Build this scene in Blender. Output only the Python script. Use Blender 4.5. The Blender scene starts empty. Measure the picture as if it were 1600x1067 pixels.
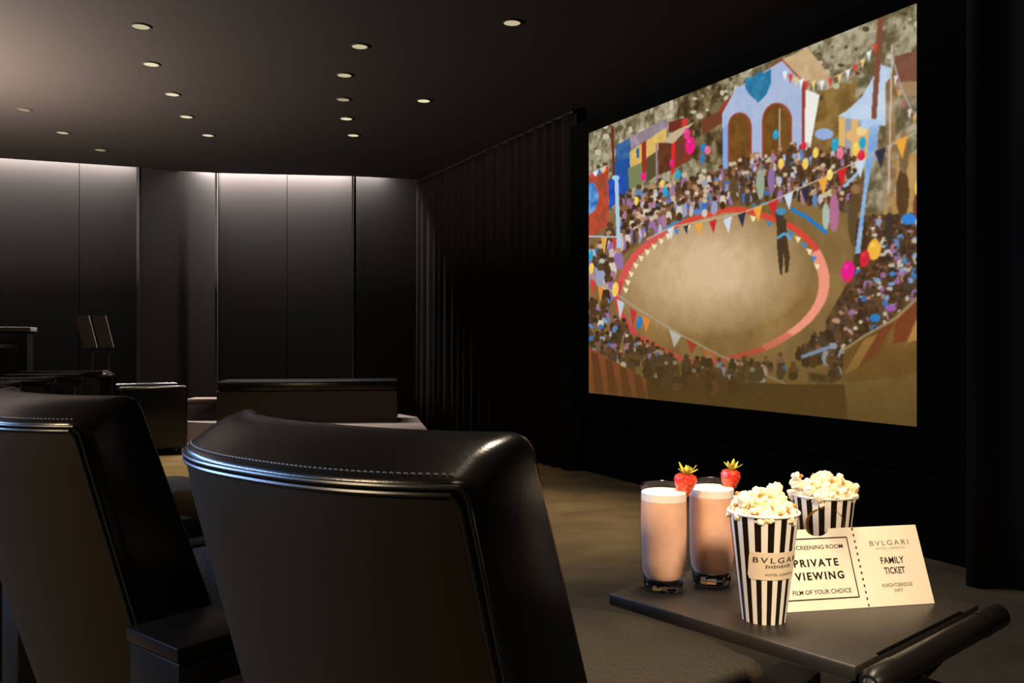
import bpy, bmesh, math, random
import numpy as np
from mathutils import Vector, Matrix, noise

random.seed(7)
rng = np.random.default_rng(11)
SC = bpy.context.scene
COL = SC.collection
PI = math.pi

# ------------------------------------------------------------------ camera, world, exposure
EYE = 1.0            # camera height above the carpet
FPX = 1350.0         # focal length in pixels of a 1600 px wide frame
HOR = 530.0          # measured horizon row
cam_d = bpy.data.cameras.new('camera')
cam_d.sensor_width = 36.0
cam_d.lens = 36.0 * FPX / 1600.0
cam_d.shift_y = (HOR - 533.5) / 1600.0
cam_d.clip_start = 0.02
cam = bpy.data.objects.new('camera', cam_d)
cam.location = (0, 0, EYE)
cam.rotation_euler = (PI / 2, 0, 0)
COL.objects.link(cam)
SC.camera = cam

world = bpy.data.worlds.new('dark_room')
world.use_nodes = True
world.node_tree.nodes['Background'].inputs[0].default_value = (0.01, 0.009, 0.008, 1)
world.node_tree.nodes['Background'].inputs[1].default_value = 0.0
SC.world = world

vs = SC.view_settings
vs.view_transform = 'Standard'
vs.look = 'None'
vs.gamma = 1.0
vs.use_curve_mapping = False
vs.exposure = 0.0


def aim(o, target):
    d = Vector(target) - o.location
    o.rotation_euler = d.to_track_quat('-Z', 'Y').to_euler()


def area(name, loc, target, sx, sy, power, color, spread=PI):
    l = bpy.data.lights.new(name, 'AREA')
    l.shape = 'RECTANGLE'
    l.size, l.size_y = sx, sy
    l.energy, l.color, l.spread = power, color, spread
    o = bpy.data.objects.new(name, l)
    o.location = loc
    COL.objects.link(o)
    aim(o, target)
    return o


def spot(name, loc, target, angle, blend, power, color, radius=0.03):
    l = bpy.data.lights.new(name, 'SPOT')
    l.spot_size, l.spot_blend = math.radians(angle), blend
    l.energy, l.color, l.shadow_soft_size = power, color, radius
    o = bpy.data.objects.new(name, l)
    o.location = loc
    COL.objects.link(o)
    aim(o, target)
    return o


WARM = (1.0, 0.80, 0.55)
# ceiling spot trained on the tray table
spot('table_spot', (0.95, -0.55, 2.25), (0.27, 1.2, 0.68), 19, 1.0, 330, (1.0, 0.79, 0.56), 0.22)
spot('table_top_spot', (0.40, 1.47, 2.72), (0.15, 1.1, 0.75), 44, 0.7, 250, (1.0, 0.82, 0.58), 0.2)
# cool strip added outside the frame at left, shaped to streak the chair edges
area('cool_side_strip', (-4.9, 2.0, 1.9), (-0.1, 1.15, 0.75), 6.4, 0.26, 92, (0.30, 0.52, 1.0), math.radians(80))
# wall washer on the left that grazes the ceiling
area('ceiling_washer', (-4.3, 5.0, 1.5), (-4.3, 5.001, 2.75), 1.6, 1.6, 1500, (1.0, 0.86, 0.76))
# ambient glow behind the rows on the chair backs
area('rear_wall_washer', (-2.6, -0.9, 2.3), (-1.1, 1.75, 0.6), 1.2, 0.3, 30, (1.0, 0.74, 0.44), math.radians(75))


# ------------------------------------------------------------------ materials
def lin(c):
    out = []
    for v in c[:3]:
        v = v / 255.0
        out.append(v / 12.92 if v <= 0.04045 else ((v + 0.055) / 1.055) ** 2.4)
    return tuple(out)


def mat(name, rgb, rough=0.5, metal=0.0, spec=0.5, bump=None, var=None, coat=0.0, trans=0.0, ior=1.45, sss=0.0,
        emit=None, estr=0.0):
    m = bpy.data.materials.new(name)
    m.use_nodes = True
    nt = m.node_tree
    b = nt.nodes['Principled BSDF']
    c = (*lin(rgb), 1)
    b.inputs['Base Color'].default_value = c
    b.inputs['Roughness'].default_value = rough
    b.inputs['Metallic'].default_value = metal
    b.inputs['Specular IOR Level'].default_value = spec
    b.inputs['IOR'].default_value = ior
    if coat:
        b.inputs['Coat Weight'].default_value = coat
        b.inputs['Coat Roughness'].default_value = 0.12
    if trans:
        b.inputs['Transmission Weight'].default_value = trans
    if sss:
        b.inputs['Subsurface Weight'].default_value = sss
        b.inputs['Subsurface Radius'].default_value = (0.01, 0.006, 0.004)
    if emit:
        b.inputs['Emission Color'].default_value = (*lin(emit), 1)
        b.inputs['Emission Strength'].default_value = estr
    tc = nt.nodes.new('ShaderNodeTexCoord')
    if bump:
        scale, strength, dist, kind = bump
        if kind == 'voronoi':
            t = nt.nodes.new('ShaderNodeTexVoronoi')
            t.inputs['Scale'].default_value = scale
            src = t.outputs['Distance']
        else:
            t = nt.nodes.new('ShaderNodeTexNoise')
            t.inputs['Scale'].default_value = scale
            t.inputs['Detail'].default_value = 5
            src = t.outputs['Fac']
        nt.links.new(tc.outputs['Object'], t.inputs['Vector'])
        bp = nt.nodes.new('ShaderNodeBump')
        bp.inputs['Strength'].default_value = strength
        bp.inputs['Distance'].default_value = dist
        nt.links.new(src, bp.inputs['Height'])
        nt.links.new(bp.outputs['Normal'], b.inputs['Normal'])
    if var:
        scale, rgb2, stretch = var
        mp = nt.nodes.new('ShaderNodeMapping')
        mp.inputs['Scale'].default_value = stretch
        nt.links.new(tc.outputs['Object'], mp.inputs['Vector'])
        n = nt.nodes.new('ShaderNodeTexNoise')
        n.inputs['Scale'].default_value = scale
        n.inputs['Detail'].default_value = 6
        nt.links.new(mp.outputs['Vector'], n.inputs['Vector'])
        r = nt.nodes.new('ShaderNodeValToRGB')
        r.color_ramp.elements[0].position = 0.35
        r.color_ramp.elements[1].position = 0.68
        r.color_ramp.elements[0].color = c
        r.color_ramp.elements[1].color = (*lin(rgb2), 1)
        nt.links.new(n.outputs['Fac'], r.inputs['Fac'])
        nt.links.new(r.outputs['Color'], b.inputs['Base Color'])
    return m


M = {}
M['leather'] = mat('black_leather', (13, 12, 11), 0.24, bump=(420, 0.12, 0.0006, 'voronoi'), spec=0.5)
M['back_leather'] = mat('black_back_leather', (27, 23, 16), 0.5, bump=(520, 0.15, 0.0006, 'voronoi'), spec=0.15)
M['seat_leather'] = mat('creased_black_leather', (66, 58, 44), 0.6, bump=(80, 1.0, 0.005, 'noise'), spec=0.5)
M['piping'] = mat('black_piping', (14, 14, 16), 0.3, spec=0.6)
M['thread'] = mat('grey_thread', (90, 95, 110), 0.4)
M['lacquer'] = mat('black_lacquer', (9, 8, 8), 0.3, spec=0.4)
M['tray'] = mat('black_tray_lacquer', (42, 37, 32), 0.4, spec=0.6, bump=(60, 0.04, 0.0005, 'noise'))
M['tube'] = mat('black_metal_tube', (20, 18, 16), 0.38, 0.3)
M['chrome'] = mat('dull_chrome', (150, 140, 125), 0.3, 1.0)
M['arm_leather'] = mat('matt_black_leather', (9, 8, 7), 0.55, spec=0.25)
M['carpet'] = mat('brown_carpet', (116, 100, 70), 0.95, spec=0.1, bump=(260, 0.6, 0.004, 'noise'),
                  var=(2.6, (90, 77, 54), (1, 1.3, 1)))
M['platform'] = mat('grey_brown_carpet', (88, 78, 72), 0.95, spec=0.1, bump=(260, 0.5, 0.004, 'noise'))
M['ceiling'] = mat('black_ceiling', (26, 23, 21), 0.9, spec=0.03)
M['wall_black'] = mat('black_wall', (6, 5, 5), 0.9, spec=0.03)
M['wall_panel'] = mat('dark_fabric_panel', (21, 19, 18), 0.8, spec=0.04, bump=(300, 0.2, 0.001, 'noise'))
M['pier'] = mat('dark_plaster', (22, 20, 19), 0.85, spec=0.05)
M['edge'] = mat('dark_metal_edge', (46, 43, 40), 0.5, 0.3)
M['curtain'] = mat('black_curtain', (17, 15, 13), 0.9, spec=0.04, bump=(200, 0.3, 0.001, 'noise'))
M['masking'] = mat('black_masking', (4, 4, 4), 0.9, spec=0.02)
M['wood'] = mat('dark_red_wood', (30, 15, 12), 0.5, var=(6, (20, 10, 8), (1, 1, 6)))
M['grey_board'] = mat('grey_board', (64, 60, 55), 0.6)
M['paper_white'] = mat('white_paper', (240, 232, 222), 0.55)
M['stripe_black'] = mat('black_foil_stripe', (46, 36, 20), 0.28, 0.55, spec=0.6)
M['gold'] = mat('gold_foil', (226, 172, 60), 0.28, 0.9)
M['label'] = mat('cream_sticker', (236, 214, 186), 0.6)
M['card'] = mat('cream_card', (246, 234, 212), 0.7, spec=0.3)
M['ink'] = mat('black_ink', (26, 20, 14), 0.7, spec=0.2)
M['ink_light'] = mat('brown_grey_ink', (110, 96, 80), 0.7, spec=0.2)
M['popcorn'] = mat('popped_corn', (255, 248, 228), 0.7, spec=0.3, var=(150, (246, 216, 150), (1, 1, 1)),
                   bump=(180, 0.4, 0.002, 'noise'))
M['kernel'] = mat('brown_hull', (206, 140, 66), 0.5)
M['shake'] = mat('pink_milkshake', (246, 196, 166), 0.45, spec=0.4, var=(60, (238, 184, 152), (1, 1, 1)))
M['foam'] = mat('pale_foam', (255, 240, 226), 0.6, spec=0.3)
M['berry'] = mat('strawberry_red', (230, 46, 34), 0.3, spec=0.55, var=(45, (236, 92, 60), (1, 1, 1)),
                 bump=(130, 0.5, 0.002, 'voronoi'))
M['seed'] = mat('strawberry_seed', (232, 190, 90), 0.5)
M['leaf'] = mat('strawberry_leaf', (196, 184, 62), 0.6, sss=0.1)
M['glass_base'] = mat('solid_glass', (250, 250, 250), 0.02, trans=1.0, ior=1.47)


def thin_glass():
    m = bpy.data.materials.new('thin_clear_glass')
    m.use_nodes = True
    nt = m.node_tree
    nt.nodes.clear()
    out = nt.nodes.new('ShaderNodeOutputMaterial')
    mix = nt.nodes.new('ShaderNodeMixShader')
    lw = nt.nodes.new('ShaderNodeLayerWeight')
    lw.inputs['Blend'].default_value = 0.5
    pw = nt.nodes.new('ShaderNodeMath')
    pw.operation = 'POWER'
    pw.inputs[1].default_value = 4.0
    nt.links.new(lw.outputs['Facing'], pw.inputs[0])
    fr = nt.nodes.new('ShaderNodeMath')
    fr.operation = 'MULTIPLY_ADD'
    fr.inputs[1].default_value = 0.6
    fr.inputs[2].default_value = 0.04
    nt.links.new(pw.outputs[0], fr.inputs[0])
    tr = nt.nodes.new('ShaderNodeBsdfTransparent')
    tr.inputs['Color'].default_value = (0.97, 0.97, 0.97, 1)
    gl = nt.nodes.new('ShaderNodeBsdfGlossy')
    gl.inputs['Roughness'].default_value = 0.06
    nt.links.new(fr.outputs[0], mix.inputs[0])
    nt.links.new(tr.outputs[0], mix.inputs[1])
    nt.links.new(gl.outputs[0], mix.inputs[2])
    nt.links.new(mix.outputs[0], out.inputs[0])
    return m


M['glass'] = thin_glass()


def emitter(name, rgb, strength):
    m = bpy.data.materials.new(name)
    m.use_nodes = True
    nt = m.node_tree
    nt.nodes.clear()
    out = nt.nodes.new('ShaderNodeOutputMaterial')
    e = nt.nodes.new('ShaderNodeEmission')
    e.inputs[0].default_value = (*lin(rgb), 1)
    e.inputs[1].default_value = strength
    nt.links.new(e.outputs[0], out.inputs[0])
    return m


M['lens_bright'] = emitter('lamp_lens_warm', (236, 226, 186), 0.95)
M['lens_mid'] = emitter('lamp_lens_mid', (206, 192, 156), 0.9)
M['lens_dim'] = emitter('lamp_lens_dim', (176, 162, 130), 0.8)


# ------------------------------------------------------------------ helpers
def tag(o, label=None, cat=None, group=None, kind=None):
    if label: o['label'] = label
    if cat: o['category'] = cat
    if group: o['group'] = group
    if kind: o['kind'] = kind
    return o


def obj(name, bm, m, parent=None, smooth=True, recalc=True):
    if recalc:
        bmesh.ops.recalc_face_normals(bm, faces=bm.faces[:])
    me = bpy.data.meshes.new(name)
    bm.to_mesh(me)
    bm.free()
    ms = m if isinstance(m, (list, tuple)) else [m]
    for x in ms:
        me.materials.append(x)
    if smooth:
        me.polygons.foreach_set('use_smooth', [True] * len(me.polygons))
        try:
            me.set_sharp_from_angle(angle=math.radians(38))
        except Exception:
            pass
    o = bpy.data.objects.new(name, me)
    COL.objects.link(o)
    if parent:
        o.parent = parent
    return o


def empty(name, loc, rz=0, label=None, cat=None, group=None):
    o = bpy.data.objects.new(name, None)
    o.empty_display_size = 0.1
    o.location = loc
    o.rotation_euler = (0, 0, rz)
    COL.objects.link(o)
    return tag(o, label, cat, group)


def box(bm, x0, x1, y0, y1, z0, z1, bevel=0.0, seg=2):
    r = bmesh.ops.create_cube(bm, size=1)
    v = r['verts']
    bmesh.ops.scale(bm, vec=(x1 - x0, y1 - y0, z1 - z0), verts=v)
    bmesh.ops.translate(bm, vec=((x0 + x1) / 2, (y0 + y1) / 2, (z0 + z1) / 2), verts=v)
    if bevel:
        es = list({e for q in v for e in q.link_edges})
        bmesh.ops.bevel(bm, geom=es, offset=bevel, segments=seg, affect='EDGES', profile=0.5)
    return bm


def boxm(*a, **k):
    return box(bmesh.new(), *a, **k)


def tube(bm, pts, r, n=10, caps=True):
    pts = [Vector(p) for p in pts]
    rings = []
    up = Vector((0, 0, 1))
    for i, p in enumerate(pts):
        t = (pts[min(i + 1, len(pts) - 1)] - pts[max(i - 1, 0)]).normalized()
        s = t.cross(up)
        if s.length < 1e-4:
            s = Vector((1, 0, 0))
        s.normalize()
        w = s.cross(t)
        rr = r[i] if isinstance(r, (list, tuple)) else r
        rings.append([bm.verts.new(p + (s * math.cos(2 * PI * k / n) + w * math.sin(2 * PI * k / n)) * rr) for k in range(n)])
    for a, b in zip(rings, rings[1:]):
        for k in range(n):
            bm.faces.new((a[k], a[(k + 1) % n], b[(k + 1) % n], b[k]))
    if caps:
        bm.faces.new(rings[0])
        bm.faces.new(rings[-1])
    return bm


def lathe(bm, prof, n=48, center=(0, 0, 0), close_bottom=False, close_top=False):
    cx, cy, cz = center
    rings = [[bm.verts.new((cx + r * math.cos(2 * PI * k / n), cy + r * math.sin(2 * PI * k / n), cz + z)) for k in range(n)]
             for r, z in prof]
    for a, b in zip(rings, rings[1:]):
        for k in range(n):
            bm.faces.new((a[k], a[(k + 1) % n], b[(k + 1) % n], b[k]))
    if close_bottom: bm.faces.new(rings[0])
    if close_top: bm.faces.new(rings[-1])
    return bm


def loft(bm, rings, cap=True):
    R = [[bm.verts.new(p) for p in r] for r in rings]
    n = len(R[0])
    for a, b in zip(R, R[1:]):
        for k in range(n):
            bm.faces.new((a[k], a[(k + 1) % n], b[(k + 1) % n], b[k]))
    if cap:
        bm.faces.new(R[0])
        bm.faces.new(R[-1])
    return bm


def inset_outline(pts, d):
    n = len(pts)
    out = []
    for i in range(n):
        a, b, c = Vector(pts[i - 1]), Vector(pts[i]), Vector(pts[(i + 1) % n])
        t1, t2 = (b - a), (c - b)
        if t1.length < 1e-9: t1 = t2
        if t2.length < 1e-9: t2 = t1
        t = (t1.normalized() + t2.normalized()).normalized()
        out.append(b + Vector((-t.y, t.x)) * d)   # CCW outline: left is inside
    return out


def cushion(bm, outline, z0, z1, r, crown=0.0, seg=5):
    """slab over a CCW outline with rounded top edge, optional crown"""
    rings = []
    rings.append([(p[0], p[1], z0) for p in outline])
    for i in range(seg + 1):
        th = PI / 2 * i / seg
        ins = r * (1 - math.cos(th))
        z = z1 - r + r * math.sin(th)
        rings.append([(p[0], p[1], z) for p in inset_outline(outline, ins)])
    base = inset_outline(outline, r)
    cx = sum(p[0] for p in base) / len(base)
    cy = sum(p[1] for p in base) / len(base)
    for f in (0.75, 0.5, 0.25, 0.06):
        rings.append([(cx + (p[0] - cx) * f, cy + (p[1] - cy) * f, z1 + crown * (1 - f * f)) for p in base])
    return loft(bm, rings)


def copy_tree(o, parent=None):
    c = o.copy()
    COL.objects.link(c)
    if parent:
        c.parent = parent
    for ch in list(o.children):
        copy_tree(ch, c)
    return c


# measured pixel -> place: on a horizontal plane at height z, or on the screen wall
def on_plane(px, py, z):
    D = (z - EYE) * FPX / (HOR - py)
    return Vector(((px - 800) / FPX * D, D, z))


WB = Vector((1.972, 3.803))
WU = Vector((-0.4565, 0.8897)).normalized()      # along the screen wall, away from the camera
WN = Vector((-WU.y, WU.x))                       # out of the wall into the room
if WN.x > 0: WN = -WN


def wall_s(px, off):
    dx = (px - 800) / FPX
    p = WB + WN * off
    # p + WU*s = D*(dx,1)
    s = (dx * p.y - p.x) / (WU.x - dx * WU.y)
    return s, p.y + WU.y * s


def wp(s, off, z):
    p = WB + WU * s + WN * off
    return Vector((p.x, p.y, z))


CEIL = EYE + 1.75

# ------------------------------------------------------------------ room shell
bm = bmesh.new()
box(bm, -6.5, 4.5, -3.2, 10.4, -0.1, 0.0)
tag(obj('floor', bm, M['carpet'], smooth=False), kind='structure')

# far wall: lit panels stand behind a slot in the ceiling
FAR = [(-6.3, 7.82), (-3.80, 8.80), (-3.12, 9.10), (-1.705, 9.28), (-1.06, 9.45), (-0.9, 9.5)]
SLOT = 0.15


def poly_prism(pts, z0, z1):
    b = bmesh.new()
    lo = [b.verts.new((x, y, z0)) for x, y in pts]
    hi = [b.verts.new((x, y, z1)) for x, y in pts]
    n = len(pts)
    for k in range(n):
        b.faces.new((lo[k], lo[(k + 1) % n], hi[(k + 1) % n], hi[k]))
    b.faces.new(lo)
    b.faces.new(hi)
    return b


cs = wp(7.0, 0, 0)
ceil_pts = [(-6.5, -3.2), (4.5, -3.2), (4.5, 2.0), (WB.x + 0.3, 4.2), (-0.85, 9.9), (-0.9, 9.9), (-1.0, 9.47), (-1.705, 9.28),
            (-3.10, 9.10), (-3.47, 8.985), (-3.52, 9.6), (-3.82, 9.6), (-3.80, 8.80), (-6.5, 7.74)]
tag(obj('ceiling', poly_prism(ceil_pts, CEIL, CEIL + 0.05), M['ceiling'], smooth=False), kind='structure')
# slot roof
tag(obj('trim_1', boxm(-6.5, -0.5, 7.6, 10.3, CEIL + 0.42, CEIL + 0.5), M['wall_black'], smooth=False), kind='structure')


def wall_piece(name, a, b, m, z0=0.0, z1=CEIL + 0.42, th=0.08, gap=0.0):
    a, b = Vector(a), Vector(b)
    t = (b - a).normalized()
    nrm = Vector((-t.y, t.x))
    a = a + t * gap
    b = b - t * gap
    pts = [a, b, b + nrm * th, a + nrm * th]
    return tag(obj(name, poly_prism([(p.x, p.y) for p in pts], z0, z1), m, smooth=False), kind='structure')


def shifted(a, b, d):
    a, b = Vector(a), Vector(b)
    t = (b - a).normalized()
    nrm = Vector((-t.y, t.x))
    return a + nrm * d, b + nrm * d


# left bay: panels split at the seams seen in the photo
la, lb = shifted(FAR[0], FAR[1], SLOT)
seam = la + (lb - la) * 0.792
wall_piece('wall_front', la, seam, M['wall_panel'], gap=0.003)
wall_piece('wall_front', seam, lb, M['wall_panel'], gap=0.003)
# pier between the bays: dark front face and a splayed right side
pier = [(-3.80, 8.81), (-3.50, 9.0), (-3.16, 9.22), (-3.2, 9.6), (-3.85, 9.6)]
tag(obj('wall_front_pier', poly_prism(pier, 0, CEIL + 0.3), M['pier'], smooth=False), kind='structure')
tag(obj('trim_2', poly_prism([(-3.815, 8.775), (-3.79, 8.785), (-3.80, 8.81), (-3.825, 8.80)], 0, CEIL), M['edge'], smooth=False), kind='structure')
# middle bay
ma, mb = shifted(FAR[2], FAR[3], SLOT)
seam2 = ma + (mb - ma) * 0.5
wall_piece('wall_front', ma - Vector((0.0, 0.0)), seam2, M['wall_panel'], gap=0.003)
wall_piece('wall_front', seam2, mb, M['wall_panel'], gap=0.003)
tag(obj('trim_3', poly_prism([(-3.125, 9.09), (-3.10, 9.093), (-3.102, 9.12), (-3.127, 9.117)], 0, CEIL), M['edge'], smooth=False), kind='structure')
tag(obj('trim_4', poly_prism([(-1.72, 9.275), (-1.70, 9.278), (-1.702, 9.30), (-1.722, 9.297)], 0, CEIL), M['edge'], smooth=False), kind='structure')
ra, rb = shifted(FAR[3], FAR[5], SLOT)
wall_piece('wall_front', Vector((-1.70, 9.43)), Vector((-0.8, 9.66)), M['pier'], gap=0.0)
tag(obj('wall_left', boxm(-6.5, -6.4, -3.2, 9.6, 0, CEIL), M['pier'], smooth=False), kind='structure')
tag(obj('wall_back', boxm(-6.5, 4.5, -3.2, -3.1, 0, CEIL), M['wall_black'], smooth=False), kind='structure')
# screen wall
a, b, c, d = wp(-4.2, 0, 0), wp(6.75, 0, 0), wp(6.75, -0.15, 0), wp(-4.2, -0.15, 0)
tag(obj('wall_right', poly_prism([(p.x, p.y) for p in (a, b, c, d)], 0, CEIL + 0.42), M['wall_black'], smooth=False), kind='structure')

# slot lights over the bays
def slot_light(a, b, power, name):
    a, b = Vector(a), Vector(b)
    mid = (a + b) / 2
    t = (b - a).normalized()
    nrm = Vector((-t.y, t.x))
    p = mid + nrm * 0.07
    l = bpy.data.lights.new(name, 'AREA')
    l.shape = 'RECTANGLE'
    l.size, l.size_y = (b - a).length - 0.04, 0.03
    l.energy, l.color = power * 0.8, (1.0, 0.93, 0.89)
    o = bpy.data.objects.new(name, l)
    o.location = (p.x, p.y, CEIL + 0.10)
    o.rotation_euler = (0, 0, math.atan2(t.y, t.x))
    COL.objects.link(o)


slot_light(FAR[0], FAR[1], 430, 'slot_light')
slot_light((-3.32, 9.07), FAR[3], 380, 'slot_light')
slot_light((-1.69, 9.285), (-1.35, 9.375), 36, 'slot_light')
slot_light((-3.44, 9.0), (-3.18, 9.09), 110, 'slot_light')

# ------------------------------------------------------------------ ceiling lights
lights = [  # measured px, lens brightness, label
    (220, 41, 'lens_mid', 'round recessed ceiling light nearest the camera in the left diagonal row'),
    (236, 100, 'lens_bright', 'second recessed ceiling light of the left diagonal row'),
    (269, 147, 'lens_bright', 'third recessed ceiling light of the left diagonal row'),
    (291, 182, 'lens_bright', 'fourth recessed ceiling light of the left diagonal row'),
    (325, 211, 'lens_bright', 'farthest recessed ceiling light of the left diagonal row, above the wall pier'),
    (37, 171, 'lens_dim', 'dim recessed ceiling light nearest the left frame edge'),
    (98, 207, 'lens_mid', 'recessed ceiling light in the middle of the short far-left row'),
    (157, 234, 'lens_dim', 'dim small recessed ceiling light close to the lit left wall panel'),
    (800, 35, 'lens_mid', 'lone recessed ceiling light nearest the screen top'),
    (562, 72, 'lens_mid', 'nearest recessed ceiling light of the five in the middle row'),
    (538, 117, 'lens_mid', 'second nearest recessed ceiling light of the five in the middle row'),
    (536, 155, 'lens_dim', 'dimmest recessed ceiling light, third of the five in the middle row'),
    (541, 185, 'lens_bright', 'bright recessed ceiling light, fourth of the five in the middle row'),
    (552, 211, 'lens_bright', 'farthest recessed ceiling light of the five in the middle row'),
    (662, 157, 'lens_bright', 'lone recessed ceiling light between the middle row and the screen'),
]
protos = {}


def ceiling_light(px, py, lens, label):
    p = on_plane(px, py, CEIL)
    if lens not in protos:
        root = empty('ceiling_light', p)
        b = bmesh.new()
        lathe(b, [(0.046, -0.001), (0.046, -0.006), (0.055, -0.006), (0.057, 0.0)], 32)
        obj('trim_ring', b, M['ceiling'], root)
        b = bmesh.new()
        lathe(b, [(0.046, -0.003), (0.03, -0.0036), (0.004, -0.004)], 32, close_top=True)
        obj('lens', b, M[lens], root)
        protos[lens] = root
    else:
        root = copy_tree(protos[lens])
        root.location = p
    tag(root, label, 'ceiling light', 'recessed ceiling lights')
    pw = {'lens_bright': 110, 'lens_mid': 280, 'lens_dim': 40}[lens]
    pw *= {291: 2.2, 269: 1.4, 98: 0.3, 157: 0.3, 325: 0.3, 552: 0.35, 541: 0.6, 662: 0.8}.get(px, 1.0)
    spot('downlight', (p.x, p.y, CEIL - 0.02), (p.x, p.y, 0), 52, 0.9, pw, WARM, 0.03)


for L in lights:
    ceiling_light(*L)

# ------------------------------------------------------------------ projection screen
SO = 0.14
sL, dL = wall_s(920, SO)
sR, dR = wall_s(1433.5, SO)
zt = EYE + 0.5 * ((HOR - 207) * dL + (HOR - 6) * dR) / FPX
zb = EYE - 0.5 * ((613 - HOR) * dL + (668 - HOR) * dR) / FPX
screen = empty('projection_screen', wp((sL + sR) / 2, 0.0, 0) + Vector((0, 0, zb - 0.2)), 0,
               'large lit cinema screen showing a circus ring on the right wall', 'screen')


def local(o, p):
    return p - o.location


# picture painter: u to the right, v up, both 0..1, sampled on a grid of vertices
NU, NV = 560, 500
U, V = np.meshgrid(np.linspace(0, 1, NU), np.linspace(0, 1, NV))
img = np.zeros((NV, NU, 3))


def homography(src, dst):
    A = []
    for (x, y), (u, v) in zip(src, dst):
        A.append([x, y, 1, 0, 0, 0, -u * x, -u * y, -u])
        A.append([0, 0, 0, x, y, 1, -v * x, -v * y, -v])
    return np.linalg.svd(np.array(A))[2][-1].reshape(3, 3)


# the film frame as measured on the photograph (its four corners) -> picture coordinates
Hq = homography([(922, 207), (1431, 6), (1436, 668), (918, 613)], [(0, 1), (1, 1), (1, 0), (0, 0)])
Hi = np.linalg.inv(Hq)


def q(pts):
    p = np.c_[np.array(pts, float), np.ones(len(pts))] @ Hq.T
    return p[:, :2] / p[:, 2:]


g = np.stack([U, V, np.ones_like(U)], -1) @ Hi.T
FX, FY = g[..., 0] / g[..., 2], g[..., 1] / g[..., 2]     # frame coordinates of each sample


def vnoise(scale_u, scale_v, seed):
    r = np.random.default_rng(seed)
    nu, nv = int(scale_u) + 2, int(scale_v) + 2
    G = r.random((nv, nu))
    x, y = U * scale_u, V * scale_v
    xi, yi = x.astype(int), y.astype(int)
    fx, fy = x - xi, y - yi
    fx, fy = fx * fx * (3 - 2 * fx), fy * fy * (3 - 2 * fy)
    a = G[yi, xi] * (1 - fx) + G[yi, xi + 1] * fx
    b = G[yi + 1, xi] * (1 - fx) + G[yi + 1, xi + 1] * fx
    return a * (1 - fy) + b * fy


def fbm(s, seed, asp=1.5):
    return (vnoise(s * asp, s, seed) * 0.5 + vnoise(s * asp * 2, s * 2, seed + 1) * 0.3 + vnoise(s * asp * 4, s * 4, seed + 2) * 0.2)


NZ = fbm(36, 3)
NB = fbm(9, 8)


def pmask(uv):
    u0, v0 = uv.min(0); u1, v1 = uv.max(0)
    i0, i1 = max(0, int(u0 * (NU - 1)) - 1), min(NU, int(u1 * (NU - 1)) + 3)
    j0, j1 = max(0, int(v0 * (NV - 1)) - 1), min(NV, int(v1 * (NV - 1)) + 3)
    if i0 >= i1 or j0 >= j1:
        return None
    x, y = U[j0:j1, i0:i1], V[j0:j1, i0:i1]
    m = np.zeros(x.shape, bool)
    n = len(uv)
    for k in range(n):
        (xa, ya), (xb, yb) = uv[k - 1], uv[k]
        if abs(yb - ya) < 1e-12:
            continue
        c = ((ya > y) != (yb > y)) & (x < (xb - xa) * (y - ya) / (yb - ya) + xa)
        m ^= c
    return (slice(j0, j1), slice(i0, i1)), m


def paint(pts, rgb, rgb2=None, noise=None, alpha=1.0):
    r = pmask(q(pts))
    if r is None:
        return
    sl, m = r
    c = np.array(rgb, float)
    if rgb2 is not None:
        n = (NZ if noise is None else noise)[sl][..., None]
        n = np.clip((n - 0.3) / 0.4, 0, 1)
        c = c * (1 - n) + np.array(rgb2, float) * n
    sub = img[sl]
    c = np.broadcast_to(c, sub.shape)
    sub[m] = sub[m] * (1 - alpha) + c[m] * alpha


def ell(x, y, rx, ry, rgb, rgb2=None, n=16, tilt=0.0, alpha=1.0):
    ct, st = math.cos(tilt), math.sin(tilt)
    paint([(x + rx * math.cos(t) * ct - ry * math.sin(t) * st, y + rx * math.cos(t) * st + ry * math.sin(t) * ct)
           for t in np.linspace(0, 2 * PI, n, endpoint=False)], rgb, rgb2, alpha=alpha)


def line(pts, w, rgb):
    for (xa, ya), (xb, yb) in zip(pts, pts[1:]):
        L = math.hypot(xb - xa, yb - ya) or 1
        nx, ny = -(yb - ya) / L * w / 2, (xb - xa) / L * w / 2
        paint([(xa + nx, ya + ny), (xb + nx, yb + ny), (xb - nx, yb - ny), (xa - nx, ya - ny)], rgb)


def smooth_closed(pts, k=8):
    out = []
    n = len(pts)
    P_ = np.array(pts, float)
    for i in range(n):
        p0, p1, p2, p3 = P_[i - 1], P_[i], P_[(i + 1) % n], P_[(i + 2) % n]
        for t in np.linspace(0, 1, k, endpoint=False):
            out.append(0.5 * ((2 * p1) + (-p0 + p2) * t + (2 * p0 - 5 * p1 + 4 * p2 - p3) * t * t + (-p0 + 3 * p1 - 3 * p2 + p3) * t ** 3))
    return [tuple(p) for p in out]


BRD = [(900, -10), (1450, -10), (1450, 690), (900, 690)]
paint([(900, -40), (1460, -60), (1460, 720), (900, 720)], (132, 106, 66), (112, 88, 52), NB)
# trees
paint([(900, 100), (1460, -60), (1460, 330), (900, 330)], (92, 84, 60), (178, 170, 146))
paint([(1060, 150), (1135, 110), (1135, 260), (1060, 240)], (60, 48, 30), (140, 124, 92))
paint([(1268, 150), (1335, 120), (1340, 250), (1268, 260)], (112, 86, 44), (146, 116, 66))
for i in range(220):
    x = random.uniform(920, 1434); y = random.uniform(0, 1) * 90 + 205 - (x - 922) * 0.395
    ell(x, y, random.uniform(2, 6), random.uniform(2, 6), random.choice([(196, 190, 170), (110, 104, 80), (76, 68, 46), (150, 148, 126)]), n=7)
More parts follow.
